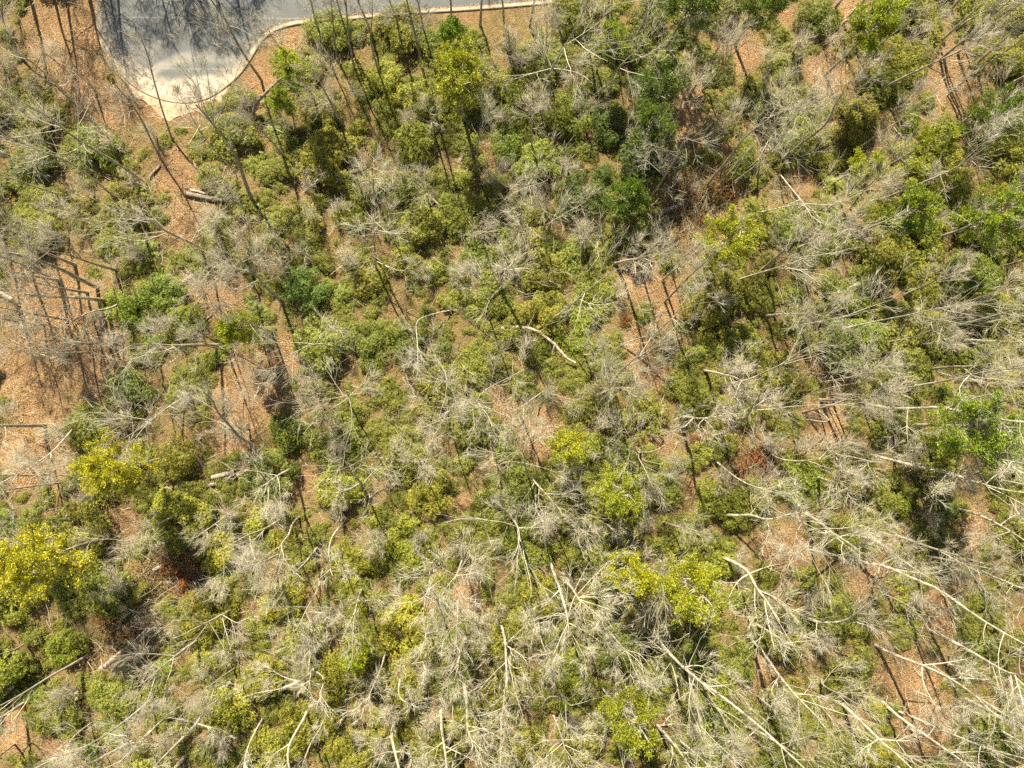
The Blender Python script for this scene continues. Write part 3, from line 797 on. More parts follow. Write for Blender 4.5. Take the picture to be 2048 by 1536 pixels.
H_('F', 11, "thin trunk over dark green shrubs in the right thicket", "1200,545 1370,520 1480,480 1560,450", [], crown=.9)
H_('F', 17, "long smooth pale trunk rising to the right edge", "1300,810 1480,785 1650,755 1800,715 2000,690", ["1650,755 1780,760 1900,790"], crown=1.1, tone=1.05)
H_('F', 22, "thick bent pale trunk starting beside the brown root hollow", "1090,885 1200,920 1350,932 1560,915 1700,950 1850,985 2048,1010", ["1560,915 1700,880 1850,840", "1350,932 1360,1040 1370,1130", "1200,920 1250,960 1240,990"], crown=.9)
H_('F', 16, "brown crooked tree leaning over the narrow right clearing", "750,950 880,920 1000,885 1060,830 1110,760", ["1110,760 1100,680 1120,640", "1110,760 1190,700 1250,680"], crown=.7, tone=.85, height=10)
H_('F', 19, "long pale trunk above its twin at the lower right edge", "1300,1145 1500,1170 1700,1195 1900,1225 2048,1250", ["1700,1195 1680,1290 1640,1330"], crown=1.0, tone=1.1)
H_('F', 22, "long white trunk below its twin at the lower right edge", "1110,1190 1300,1235 1450,1275 1600,1300 1800,1370 1950,1410 2048,1420", ["1600,1300 1540,1380 1500,1430", "1800,1370 1900,1300 2048,1290"], crown=1.2, tone=1.15)
H_('F', 14, "spreading white-twigged tree below the narrow right clearing", "890,1130 910,1190 1040,1210 1120,1230", ["885,1145 760,1105 640,1060", "910,1190 1020,1290 1100,1330", "900,1170 960,1120 1100,1110"], crown=.8, height=9)
H_('F', 20, "short thick grey trunk over rust-coloured leaves", "230,1090 330,1060 410,1000 460,920 500,850", ["410,1000 380,900 320,800", "460,920 560,860 650,800"], crown=1.2)
H_('F', 12, "hooked broken bough beside the narrow right clearing", "840,935 910,990 890,1010 770,990", [], height=5, crown=0, name="dead_snag", cat="dead tree", group="broken snags", grow_lead=False, tmin=3)
H_('F', 14, "upper silver trunk of a close pair at the right edge", "1630,520 1800,530 2048,538 2100,540", [], crown=.8, tone=1.05)
H_('F', 10, "thin trunk pointing at the brown root hollow", "840,780 1000,750 1100,730 1180,690", [], crown=1.0)
H_('F', 12, "pale arched tree under the rust-coloured shrub", "560,1180 600,1220 720,1240 870,1220", ["600,1220 520,1130 440,1080"], crown=.9, height=8)
H_('F', 12, "thin white tree below the rust-coloured shrub", "240,1230 320,1300 420,1370 560,1410", [], crown=.9, height=9)
H_('F', 13, "pale broom-shaped tree west of the brown root hollow", "330,780 440,760 560,700 700,640 820,600", ["440,760 380,680 400,600"], crown=1.2)
H_('G', 22, "thick pale leaning trunk near the bottom left", "1240,1130 1190,1210 1150,1280 1050,1380 940,1490 880,1560", ["1150,1280 1230,1300 1300,1310", "1150,1270 1060,1250 980,1240"], crown=.6, tone=1.1)
H_('G', 13, "thin pale trunk beside the thick bottom left one", "1060,1170 940,1260 830,1380 720,1500", [], crown=.7)
H_('G', 17, "pale trunk third in from the thick bottom left one", "880,1320 780,1420 680,1530 640,1580", ["780,1420 700,1330 650,1290"], crown=.6)
H_('G', 17, "smooth pale trunk cut by the bottom edge near the left", "770,1380 640,1450 480,1536 420,1570", [], crown=.6, tone=1.1)
H_('G', 17, "long pale trunk below the two gully logs", "920,1100 800,1210 680,1300 610,1350 520,1400", ["800,1210 860,1150 930,1120"], crown=.8)
H_('G', 13, "thin forked white tree in the bottom left thicket", "540,1270 440,1340 385,1420 380,1480", [], crown=.7, height=8)
H_('G', 14, "pale trunk touching the bottom edge nearest the left corner", "480,1430 400,1490 330,1536 290,1560", [], crown=.7)
H_('G', 12, "thin white trunk at the bottom left corner", "85,1395 0,1465 -40,1500", [], crown=.5)
H_('G', 26, "thick white tree with a curled bough like a hook", "1640,1080 1760,1030 1820,980 1830,960", ["1820,985 1880,975 1900,1030 1870,1100 1865,1140 1920,1190 1920,1225", "1820,985 1810,1050 1800,1100", "1760,1030 1650,1075 1520,1090 1400,1130", "1760,1030 1640,1000 1560,930"], crown=.7, height=9, tone=1.15)
H_('G', 20, "white bent tree running down from the curled bough", "1820,1120 1790,1230 1740,1310 1690,1400 1680,1480 1700,1560", [], crown=.5, tone=1.15)
H_('G', 13, "slim white tree left of the curled bough tree", "1540,1240 1500,1310 1450,1410 1430,1500 1425,1560", [], crown=.6, tone=1.1)
H_('G', 14, "white dead-looking tree with hanging arms right of the rusty gully", "1380,590 1300,640 1200,690 1110,735", ["1300,640 1310,700 1330,760 1350,850", "1300,640 1400,700 1440,650"], crown=.9, height=8, tone=1.1)
H_('G', 13, "silver tree with a blue-grey knot above the yellow shrubs", "1860,240 1800,320 1720,400 1640,460", [], crown=.9, height=9)
H_('G', 12, "feathery white tree at the left of the yellow-green patch", "2010,100 1940,180 1920,270 1935,350", [], crown=.9, height=9, tone=1.1)
H_('G', 13, "pale sprawling tree above the rusty gully", "1640,80 1550,140 1450,170 1350,230", ["1550,140 1480,210 1400,270"], crown=1.1, height=9)
H_('G', 13, "white zigzag tree near the sprawling pale one", "1760,60 1710,100 1690,180 1640,220 1660,290", ["1640,220 1560,290 1500,340"], crown=.8, height=8, tone=1.1)
H_('G', 11, "feathery pale tree hanging over the lower yellow shrubs", "1890,370 1860,500 1800,590 1760,680", [], crown=1.1, height=10)
H_('G', 13, "arched grey tree below the golden pine", "150,190 90,180 75,110 90,40", ["90,180 180,180 300,160"], crown=.9, height=7)
H_('G', 12, "pale tree at the left edge below the yellow pine", "150,805 80,850 0,870 -50,885", [], crown=.8)
H_('H', 20, "short white trunk with a dark shadow line at the bottom centre", "925,640 950,720 970,800 970,880 975,980", ["975,830 1040,740 1100,700", "975,830 1060,870 1100,930", "970,880 1010,960 1090,940"], crown=.8, height=10, tone=1.15)
H_('H', 22, "left trunk of the great white twin tree", "1225,310 1250,390 1290,500 1330,640 1340,720", ["1330,640 1280,620 1200,670", "1335,700 1280,800 1250,870", "1335,700 1360,780 1400,880", "1340,700 1440,740 1530,800", "1290,500 1220,560 1190,600"], crown=.7, height=13, tone=1.15)
H_('H', 20, "right trunk of the great white twin tree", "1290,420 1350,470 1385,530 1400,550", ["1385,530 1460,440 1560,340 1640,290", "1390,540 1500,510 1620,470", "1400,550 1520,650 1580,720", "1400,550 1410,620 1440,700", "1400,545 1530,590 1640,640", "1370,500 1420,400 1460,330"], crown=.8, height=13, tone=1.15, t0=.6)
H_('H', 16, "white tree forking below the great twin tree", "1560,720 1620,790 1670,850", ["1670,850 1740,900 1840,1030", "1670,850 1600,900 1600,960", "1670,850 1760,860 1850,1000"], crown=.7, height=10, tone=1.1)
H_('H', 22, "tall white tree with level arms near the bottom edge", "715,1010 740,1130 745,1230 745,1320 770,1370", ["745,1225 850,1230 960,1180 1020,1160", "745,1320 680,1260 600,1260", "770,1370 850,1450 900,1480", "745,1300 860,1310 960,1380"], crown=.7, height=12, tone=1.1)
H_('H', 20, "white bare pole tree cut by the bottom edge", "590,1200 595,1320 610,1400 625,1540", ["600,1380 530,1440 470,1470", "610,1400 700,1450 800,1500"], crown=.8, height=11, tone=1.15)
H_('H', 26, "thick curved white trunk sweeping into the bottom edge", "365,1180 310,1280 300,1350 320,1440 350,1560", ["300,1350 220,1380 140,1400", "320,1440 400,1440 440,1500"], crown=.5, height=11, tone=1.1)
H_('H', 15, "bent white tree above the thick curved trunk", "365,940 355,1000 340,1080 350,1130 385,1150", ["365,990 430,990 490,995", "450,990 450,1060 460,1140", "370,940 450,920 540,905"], crown=.7, height=8, tone=1.1)
H_('H', 15, "white starburst tree below the centre clearing", "720,310 700,360 680,410", ["680,410 600,370 560,320", "680,410 620,480 580,560", "680,410 700,500 740,560", "680,410 780,400 850,370", "690,400 740,320 780,270"], crown=.8, height=11, tone=1.1)
H_('H', 14, "small white tree with a pale stub beside the yellow-green patch", "535,450 515,500 500,530", ["500,530 430,570 350,570", "500,530 560,560 590,640", "500,530 490,620 480,680"], crown=.8, height=9, tone=1.1)
H_('H', 14, "little white leaning tree at the lower yellow-green patch edge", "135,470 100,560 90,620", ["100,560 160,560 200,530", "90,600 60,680 20,660"], crown=.8, height=9, tone=1.1)
H_('H', 24, "bold white trunk slanting from the twin tree towards the lower right", "1830,745 1920,860 2000,940 2060,990 2140,1060", ["1920,860 1960,980 1990,1140", "2000,940 2090,930 2170,960", "1920,860 1850,830 1790,770"], crown=1.0, tone=1.15)
H_('H', 16, "white fan tree cut by the bottom edge beside the lower pine", "1250,1230 1290,1330 1310,1400", ["1310,1400 1420,1450 1480,1510", "1310,1400 1350,1500 1360,1560", "1300,1370 1230,1420 1200,1500", "1300,1370 1400,1370 1460,1310"], crown=.8, height=12, tone=1.1)
H_('H', 14, "thin white tree left of the lower pine", "1610,1220 1620,1350 1640,1450 1660,1540", ["1620,1350 1560,1300 1530,1260"], crown=.7, tone=1.1, height=11)
H_('H', 22, "white tree with a heavy crown right of the lower pine", "1860,1290 1930,1370 1990,1440 2040,1520", ["1870,1290 1960,1275 2060,1290", "1930,1370 1950,1450 1930,1530", "1990,1440 2070,1450 2140,1500"], crown=.9, height=12, tone=1.1)
H_('H', 15, "short bright trunk above the lower pine", "1525,1055 1580,1130 1650,1200", [], crown=.6, height=9, tone=1.1)
H_('H', 40, "very thick white trunk end at the bottom edge", "1090,1440 1120,1490 1160,1560", [], crown=.4, height=9, tone=1.1)
H_('H', 13, "slim white pole below the starburst tree", "690,560 690,650 685,720 680,780", ["690,690 740,660 760,640"], crown=.6, height=8, tone=1.1)
H_('H', 12, "peach-coloured pole beside the small centre clearing", "795,525 790,600 790,680 815,760", [], crown=.3, height=8)
H_('H', 13, "slim pale tree left of the bent white tree", "265,860 245,940 230,980 180,1090", [], crown=.9, height=9, tone=1.1)
H_('H', 17, "white tree with a dark blotched foot above the great twin tree", "990,40 1000,60 1045,130 1050,180", ["1040,130 1130,130 1230,120", "990,60 970,150 950,200", "860,10 850,90 780,160 700,190", "1000,60 960,20 950,-40"], crown=.9, height=12, tone=1.1)
H_('H', 9, "slender tree beside the dark shadow pair", "1160,660 1170,760 1190,820 1210,880", [], crown=.5, height=8)
H_('H', 11, "small twiggy tree right of the tall yellow evergreen", "1830,410 1850,420 1870,440", ["1850,420 1800,360 1780,330", "1850,420 1920,380 1950,360", "1850,420 1850,480 1820,530"], crown=.8, height=8)
H_('H', 11, "pale twig fan over the lower yellow patch", "520,680 505,740 490,810", [], crown=.7, height=8, tone=1.1)
H_('H', 12, "tree with a white curl by the dark leafy hollow", "1180,1210 1200,1130 1260,1110 1330,1150", ["1200,1130 1160,1080 1170,1020"], crown=.7, height=7)
H_('I', 22, "white tree fanning downward beside the yellow-green evergreen", "250,290 370,340 440,390 480,480 530,540 580,620", ["440,385 510,370 570,350 650,340", "440,390 370,440 320,540", "480,480 470,580 490,680", "500,500 600,540 680,600"], crown=1.0, height=13, tone=1.15)
H_('I', 20, "long white trunk running to the bottom edge past the lower pine", "-20,860 80,970 200,1060 350,1170 500,1290 650,1430 760,1536", ["80,970 100,1080 170,1180", "200,1060 330,1050 400,1020"], crown=.9, tone=1.15)
H_('I', 20, "long pale trunk right of the dark hollow", "430,750 530,870 610,990 700,1100 800,1200", ["610,990 560,1080 590,1120", "700,1100 830,1110 900,1140"], crown=1.0, tone=1.1)
H_('I', 18, "short tan trunk just under the yellow-green evergreen", "440,670 540,730 660,800", [], crown=.7, height=9)
H_('I', 22, "straight white trunk left of the lower right clearing", "970,1150 1080,1250 1200,1370 1330,1480 1400,1550", ["1200,1370 1110,1420 1060,1470", "1200,1370 1330,1380 1420,1370"], crown=.9, tone=1.15)
H_('I', 22, "straight white trunk across the lower right clearing", "1220,1150 1330,1250 1480,1350 1620,1450 1720,1520", ["1480,1350 1550,1260 1600,1200"], crown=.9, tone=1.15)
H_('I', 20, "long white tree with hanging boughs over the tan clearing", "1180,820 1300,880 1420,920 1600,1000 1750,1100 1850,1200", ["1430,920 1450,1040 1560,1220", "1450,930 1600,920 1750,890", "1600,1000 1720,1010 1850,1020"], crown=1.0, tone=1.15)
H_('I', 24, "thick white trunk reaching the lower right edge", "1500,730 1640,800 1780,880 1900,950 1960,985 2060,990", ["1960,985 1990,1100 2010,1200"], crown=.9, tone=1.15)
H_('I', 20, "long tree with a dark foot running to the right edge", "1050,315 1150,345 1240,350 1400,430 1540,480 1700,600 1850,700 2048,810", ["1240,350 1290,310 1310,250 1340,180", "1300,365 1450,400 1600,390", "1240,350 1190,420 1170,450", "1540,480 1600,540 1650,640"], crown=1.1, tone=1.0)
H_('I', 18, "thick pale bough tree above the small tan patch", "240,50 380,60 450,50 540,90 680,50", ["460,50 490,0 540,-60", "540,90 620,80 720,20", "540,80 560,150 540,200"], crown=.9, height=9, tone=1.1)
H_('I', 18, "white tree at the right edge above the pale tangle", "1640,10 1800,60 1900,110 2000,170 2060,210", ["1900,110 1980,60 2048,40", "1960,150 1850,190 1810,220"], crown=1.0, tone=1.1)
H_('I', 14, "grey tree with many arms in the pale right tangle", "1450,290 1560,310 1750,350 1900,380 2048,410", ["1750,350 1800,450 1840,540", "1560,310 1650,400 1680,470"], crown=1.3)
H_('I', 15, "pale wide tree above the tan patch of the right side", "980,300 860,270 780,150 740,70", ["860,260 940,180 1100,170 1230,230", "780,150 860,130 1000,140 1110,90", "740,100 700,180 760,220"], crown=1.1, height=11, tone=1.1)
H_('I', 14, "grey crooked tree in the middle of the lower right thicket", "720,630 850,690 1000,680 1080,620 1170,550", ["850,690 830,760 760,760", "1000,690 1150,700 1230,770"], crown=1.0, height=9)
H_('I', 18, "white trunk parallel to the bottom right edge trunks", "1300,1200 1450,1260 1650,1350 1850,1430 2048,1480", ["1650,1350 1700,1260 1780,1200"], crown=1.0, tone=1.1)
H_('I', 14, "slim white tree hanging at the lower right edge", "1960,1000 1990,1120 2010,1200", [], crown=.6, height=8, tone=1.1)
H_('I', 18, "white tree at the bottom edge right of the lower pine", "0,1350 100,1430 200,1520 260,1580", ["0,1360 110,1400 250,1390"], crown=.9, height=12, tone=1.1)
H_('I', 16, "pale trunk at the bottom right corner", "1850,1280 1950,1340 2048,1390 2100,1420", [], crown=.8, tone=1.1)
H_('I', 14, "white twiggy tree in the lower right thicket under the hollow", "400,1290 480,1310 620,1400 740,1470", ["480,1310 560,1230 640,1230", "480,1310 400,1380 330,1400"], crown=1.1, tone=1.1)
H_('I', 11, "thin zigzag tree above the lower right clearing", "870,1000 860,1050 960,1100 1020,1130", ["860,1050 930,960 1010,900"], crown=.9, height=8)

# the squirrel nest
nu = nestline[-1]
acc = Acc()
for cc_, rr_, n_ in (((0, 0, 0), .42, 190), ((.30, -.34, .02), .33, 120)):
    d = unit(rng.normal(size=(n_, 3)))
    leaf_quads(acc, np.array(cc_) + d * rr_ * U(.6, 1, (n_, 1)), unit(rng.normal(size=(n_, 3))), d, .22, .10)
nm = acc.mesh("squirrel_nest", MAT['under'])
tag(ob("squirrel_nest", nm, None, tuple(nu + np.array([0, 0, .1]))), "grey-green ball of leaves lodged in a thin treetop beside the kerb", "nest")

# ------------------------------------------------------------------ fallen logs
def log(pts, w, label, mat='log', lift=.0, name="fallen_log", tone=1.0, stubs=3, grp="fallen logs"):
    P = np.array([G(*p) for p in pts]); 
    r = w / 2 / 19.0
    P = resample(P, 10); P[:, 2] = np.maximum(P[:, 2], gz(P[:, 0], P[:, 1])) + r * .7
    # a stiff log bridges hollows
    line = P[0][None] * np.linspace(1, 0, 10)[:, None] + P[-1][None] * np.linspace(0, 1, 10)[:, None]
    P[:, 2] = np.maximum(P[:, 2], line[:, 2]) + lift
    o_ = P[0].copy(); Q = P - o_
    a = Acc(); RR = np.linspace(r, r * .72, 10)
    tubes(a, Q[None], RR[None], 10, .05)
    root = thing(name, tuple(o_), label, "log", grp)
    t_ = ob("trunk", a.mesh("trunk", MAT[mat]), root); t_.color = (tone, tone, tone, 1)
    # sawn or snapped ends: discs, slightly proud
    for k, (p, d_) in enumerate(((Q[0], Q[0] - Q[1]), (Q[-1], Q[-1] - Q[-2]))):
        d_ = unit(d_); s = unit(np.cross(d_, [0, 0, 1.0])); u_ = np.cross(s, d_)
        rr = RR[0] if k == 0 else RR[-1]
        an = np.arange(10) * 2 * math.pi / 10
        V = np.vstack([p + (np.cos(x) * s + np.sin(x) * u_) * rr * .97 * U(.9, 1.02) + d_ * U(-.02, .05) for x in an] + [p + d_ * .04])
        me = mesh_np("end", V, np.array([[j, (j + 1) % 10, 10] for j in range(10)]), MAT['log'])
        e_ = ob("cut_end", me, root); e_.color = (1.15, 1.0, .8, 1)
    if stubs:
        Qs, rs = grow(Q[None], RR[None], stubs, .2, (.07, .2), (40, 75), .05, 4, .1, .35)
        for k in range(len(Qs)):
            b_ = Acc(); tubes(b_, Qs[k:k + 1], np.maximum(rs[k:k + 1], .02), 5)
            s_ = ob("branch_stub", b_.mesh("branch_stub", MAT[mat]), root); s_.color = (tone, tone, tone, 1)
    return root
log([(1222, 475), (1261, 457), (1291, 442), (1330, 423), (1389, 400)], 10, "long grey log bridging the dark gully, upper of the pair", stubs=5)
log([(1216, 491), (1240, 480), (1262, 470)], 9, "short mossy log lying beside the long gully log", stubs=0)
log([(1209, 504), (1241, 488), (1266, 472), (1300, 464)], 5, "pale dead branch lying below the gully logs", tone=1.4)
log([(1289, 447), (1332, 438), (1382, 428), (1400, 420)], 4, "thin pale branch lying across the brown brush", tone=1.4)
log([(372, 388), (410, 396), (450, 402), (520, 411)], 10, "dark log lying at the foot of the tall forked tree", stubs=5, tone=.8)
log([(382, 380), (412, 388)], 6, "short pale log on top of the dark one", stubs=0, tone=1.5)
log([(300, 356), (321, 332)], 6, "small log in the leaf litter below the verge", stubs=0)
log([(522, 931), (468, 954), (410, 975), (359, 981), (328, 975)], 9, "long grey log at the foot of the middle clearing", stubs=4, tone=1.2)
log([(472, 943), (452, 948), (428, 954)], 12, "thick broken log end with a pale snapped tip", stubs=0, tone=1.25, lift=.3)
log([(799, 311), (824, 342), (844, 379), (871, 407), (899, 424), (933, 437)], 7, "curved brown log winding through the upper thicket", stubs=4, tone=1.2)
log([(0, 1392), (27, 1373), (51, 1363)], 11, "straight log at the left edge under the rusty gully", stubs=0, tone=1.2)
log([(205, 1336), (256, 1295), (318, 1252)], 12, "long grey log lying across the lower left gully", stubs=2, tone=1.3)
log([(265, 1332), (280, 1312), (305, 1290)], 9, "knobbly short log beside the long gully one", stubs=2, tone=1.3)
log([(120, 1423), (147, 1401), (176, 1385)], 9, "pair-lying log in the lower left, split lengthwise", stubs=0, tone=1.5)
log([(146, 1396), (158, 1380), (172, 1366)], 11, "stout weathered log above the split one", stubs=0, tone=1.4)
log([(308, 1140), (335, 1125), (359, 1111)], 8, "pale log above the rust-brown brush", stubs=2, tone=1.5)
log([(230, 1186), (258, 1175), (280, 1165)], 6, "thin log poking out of the rust-brown brush", stubs=1, tone=1.4)
log([(143, 1121), (185, 1104), (228, 1091)], 6, "thin brown log behind the yellow pine", stubs=1, tone=1.2)
log([(60, 1073), (110, 1066), (147, 1055)], 6, "grey log lying under the golden pine", stubs=1, tone=1.3)
log([(1309, 1103), (1336, 1134), (1363, 1168)], 7, "bare tan pole lying between the two yellow evergreens", stubs=0, tone=1.6)
log([(1168, 1394), (1200, 1418)], 8, "short tan log near the dark leafy hollow", stubs=0, tone=1.6)
log([(914, 1326), (955, 1330)], 6, "short whitish log in the lower centre thicket", stubs=3, tone=1.2)
log([(1002, 659), (1035, 655), (1073, 662), (1090, 678), (1114, 695), (1121, 712), (1148, 727)], 6.5, "fallen white crooked trunk near the centre", stubs=7, tone=1.7, lift=1.2)
log([(0, 585), (14, 592), (28, 600)], 10, "pale log tip at the left edge of the clearing", stubs=0, tone=1.5)
log([(228, 680), (240, 669)], 7, "small dark log in the striped clearing", stubs=0)
log([(365, 567), (390, 548), (412, 530)], 8, "dark wet log above the middle clearing", stubs=1, tone=1.0)
log([(473, 918), (490, 915), (508, 913)], 4, "short stick beside the crooked grey tree", stubs=0, tone=1.2)
log([(400, 650), (412, 640), (424, 630)], 4, "crossed sticks above the middle clearing", stubs=1, tone=1.5)

# ------------------------------------------------------------------ evergreens
def ever(base, k, sc, label, tint, rz=None, name="pine_tree", hs=1.0):
    b_ = G(*base)
    col = tint
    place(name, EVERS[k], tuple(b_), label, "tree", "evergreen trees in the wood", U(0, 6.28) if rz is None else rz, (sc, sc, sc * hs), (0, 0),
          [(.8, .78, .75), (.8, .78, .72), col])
    HERO_BASES.append(tuple(b_[:2]))
YEL = (1.2, 1.12, .8); YG = (.92, 1.0, .9); GR = (.62, .82, .9); OL = (.70, .78, .8)
ever((215, 1075), 0, 1.12, "bright yellow pine at the left edge", YEL)
ever((330, 915), 0, .98, "golden pine beside the lower left clearing", (1.15, 1.08, .8))
ever((930, 245), 0, 1.10, "large yellow-green pine below the road at the top", (.85, .88, .8))
ever((1125, 880), 2, .92, "bright yellow-green evergreen just right of centre", (1.05, 1.05, .8))
ever((1212, 962), 1, .92, "upper of the paired evergreens below the centre right", YG)
ever((1230, 1105), 3, 1.15, "narrow yellow evergreen between the white twin tree and a small twiggy one", (1.1, 1.08, .8), hs=1.25)
ever((1325, 1125), 1, 1.15, "broad yellow-green evergreen at the lower right of centre", (1.0, 1.02, .85))
ever((1400, 520), 1, 1.1, "lone gully pine below the brown brush pile", (.95, .98, .8))
ever((1225, 1350), 1, 1.1, "olive evergreen beside the bottom edge", (.8, .85, .8))
ever((640, 215), 2, 1.0, "wispy green pine at the road bend", (.8, .92, .8))
ever((585, 232), 3, .8, "low green pine just below the road bend", (.72, .88, .8))
ever((520, 665), 3, 1.05, "slim yellow-green evergreen above the middle clearing", YG, hs=1.2)
ever((1780, 330), 2, 1.0, "olive yellow evergreen in the upper right thicket", OL)
ever((1660, 370), 2, .9, "yellowish evergreen by the long pale upper right tree", YG)
ever((1800, 850), 1, 1.35, "dark green evergreen cut by the right edge at mid height", GR)
ever((1860, 480), 1, 1.2, "green evergreen at the right edge of the upper thicket", (.66, .84, .8))
ever((1700, 470), 2, 1.2, "soft green evergreen among pale twigs in the right thicket", (.6, .75, .85))
ever((1650, 150), 2, 1.2, "green evergreen at the top right", (.75, .88, .8))
ever((918, 130), 3, 1.0, "small deep green evergreen at the road edge", (.45, .66, .6))
ever((1190, 150), 2, .9, "green evergreen behind the large spreading grey tree", (.65, .82, .8))
ever((730, 1270), 3, .85, "small fresh green evergreen in the bottom thicket", YG)
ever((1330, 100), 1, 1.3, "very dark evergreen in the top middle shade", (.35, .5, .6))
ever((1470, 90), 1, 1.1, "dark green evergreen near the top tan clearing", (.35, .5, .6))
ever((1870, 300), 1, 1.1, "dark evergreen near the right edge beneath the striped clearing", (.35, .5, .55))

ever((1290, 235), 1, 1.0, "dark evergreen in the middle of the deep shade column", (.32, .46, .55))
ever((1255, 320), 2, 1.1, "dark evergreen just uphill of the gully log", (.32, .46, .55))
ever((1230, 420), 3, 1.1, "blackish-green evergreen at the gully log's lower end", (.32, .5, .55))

# ------------------------------------------------------------------ where the fillers go
REG = [["beside the verge of the cul-de-sac", "below the road bend near the large yellow pine", "in the top middle thicket", "near the striped clearing at the top right"],
       ["around the striped leaf-litter clearing", "between the middle clearing and the centre star tree", "between the gully log and the centre", "among the pale parallel trunks on the right"],
       ["around the rusty gully at the lower left", "in the yellow-green patch left of the bottom centre", "around the great white twin tree", "in the pale tangle at the lower right"]]
def region(u, v):
    c_ = int(np.clip(u // 512, 0, 3)); r_ = int(np.clip(v // 512, 0, 2))
    return REG[r_][c_]
PALE = [(u, v, r) for u, v, r in ((640, 1080, 200), (900, 500, 140), (1500, 800, 200), (1100, 100, 170), (700, 420, 170), (1750, 1150, 250), (1900, 800, 200), (150, 300, 160), (1250, 830, 120))]

rng = np.random.default_rng(2024); U = rng.uniform
LM = [("the kerb's sandy low end", 360, 205), ("the squirrel nest", 218, 150), ("the road bend pine", 600, 120), ("the big yellow pine", 935, 130), ("the log under the forked tree", 440, 400),
      ("the forked dark tree's foot", 505, 395), ("the top left corner", 30, 30), ("the striped clearing", 110, 640), ("the left edge trunks", 60, 520), ("the thick left edge trunk", 60, 850), ("the golden pine", 190, 945),
      ("the yellow left edge pine", 60, 1130), ("the rusty gully", 330, 1170), ("the lower gully logs", 270, 1290), ("the left edge log", 40, 1370), ("the split log", 150, 1400), ("the thick bottom left trunk", 370, 1470),
      ("the bottom left corner", 40, 1510), ("the middle clearing", 500, 800), ("the crooked grey tree", 500, 880), ("the small pink clearing", 610, 962), ("the slim yellow evergreen", 480, 620), ("the curved brown log", 850, 380),
      ("the fluffy grey crown", 740, 450), ("the deep green shrubs", 590, 570), ("the smooth pale trunk", 755, 540), ("the curled bough", 630, 1350), ("the yellow-green patch", 760, 1090), ("the little white tree", 715, 1195), ("the starburst tree", 915, 1150),
      ("the star tree at the centre", 950, 800), ("the fallen white trunk", 1080, 660), ("the beige fluffy tree", 985, 590), ("the dark evergreen shade", 1330, 130), ("the gully log", 1300, 440), ("the gully pine", 1465, 500), ("the brown brush pile", 1420, 385),
      ("the tan gully-side patch", 1310, 590), ("the tan path bend", 1280, 730), ("the yellow evergreen of the centre", 1145, 895), ("the upper twin evergreen", 1250, 1000), ("the narrow yellow evergreen", 1265, 1170), ("the broad yellow evergreen", 1400, 1190),
      ("the great white twin tree", 1140, 1200), ("the dark leafy hollow", 1170, 1360), ("the bottom pine", 1265, 1460), ("the level-armed white tree", 935, 1410), ("the curved bottom trunk", 785, 1470), ("the top tan clearing", 1490, 100), ("the striped corner clearing", 1930, 170),
      ("the two-limbed dark tree", 1630, 270), ("the top right corner", 2010, 30), ("the bright right edge shrubs", 2010, 380), ("the parallel pale trunks", 1770, 640), ("the brown root hollow", 1650, 730), ("the narrow right clearing", 1650, 850), ("the rusty shrub", 1510, 920),
      ("the right edge evergreen", 2010, 880), ("the bent thick pale trunk", 1830, 815), ("the twin long white trunks", 1880, 930), ("the thick pale bough", 1500, 1030), ("the small tan patch", 1570, 1100), ("the dark-footed long tree", 1760, 1130),
      ("the lower right clearing", 1830, 1350), ("the bottom right corner", 2010, 1500), ("the dark trunk hollow", 1530, 1290), ("the bottom right trunks", 1800, 1450), ("the fanned white tree", 1500, 1160), ("the upper right thicket's green shrubs", 1850, 250),
      ("the mauve-grey tree", 955, 290), ("the spreading grey tree", 1130, 180), ("the verge's bare leaves", 240, 215), ("the road's straight edge", 800, 30), ("the bottom edge at centre", 1060, 1510), ("the bottom edge right of centre", 1560, 1500)]
def near(u, v):
    d = [math.hypot(u - a, v - b_) for _, a, b_ in LM]
    i_ = int(np.argmin(d)); nm_, a, b_ = LM[i_]; dx, dy = u - a, v - b_
    w_ = ("right of" if dx > 0 else "left of") if abs(dx) > abs(dy) else ("below" if dy > 0 else "above")
    return ("close " if d[i_] < 45 else ("just " if d[i_] < 85 else "well ")) + w_ + " " + nm_

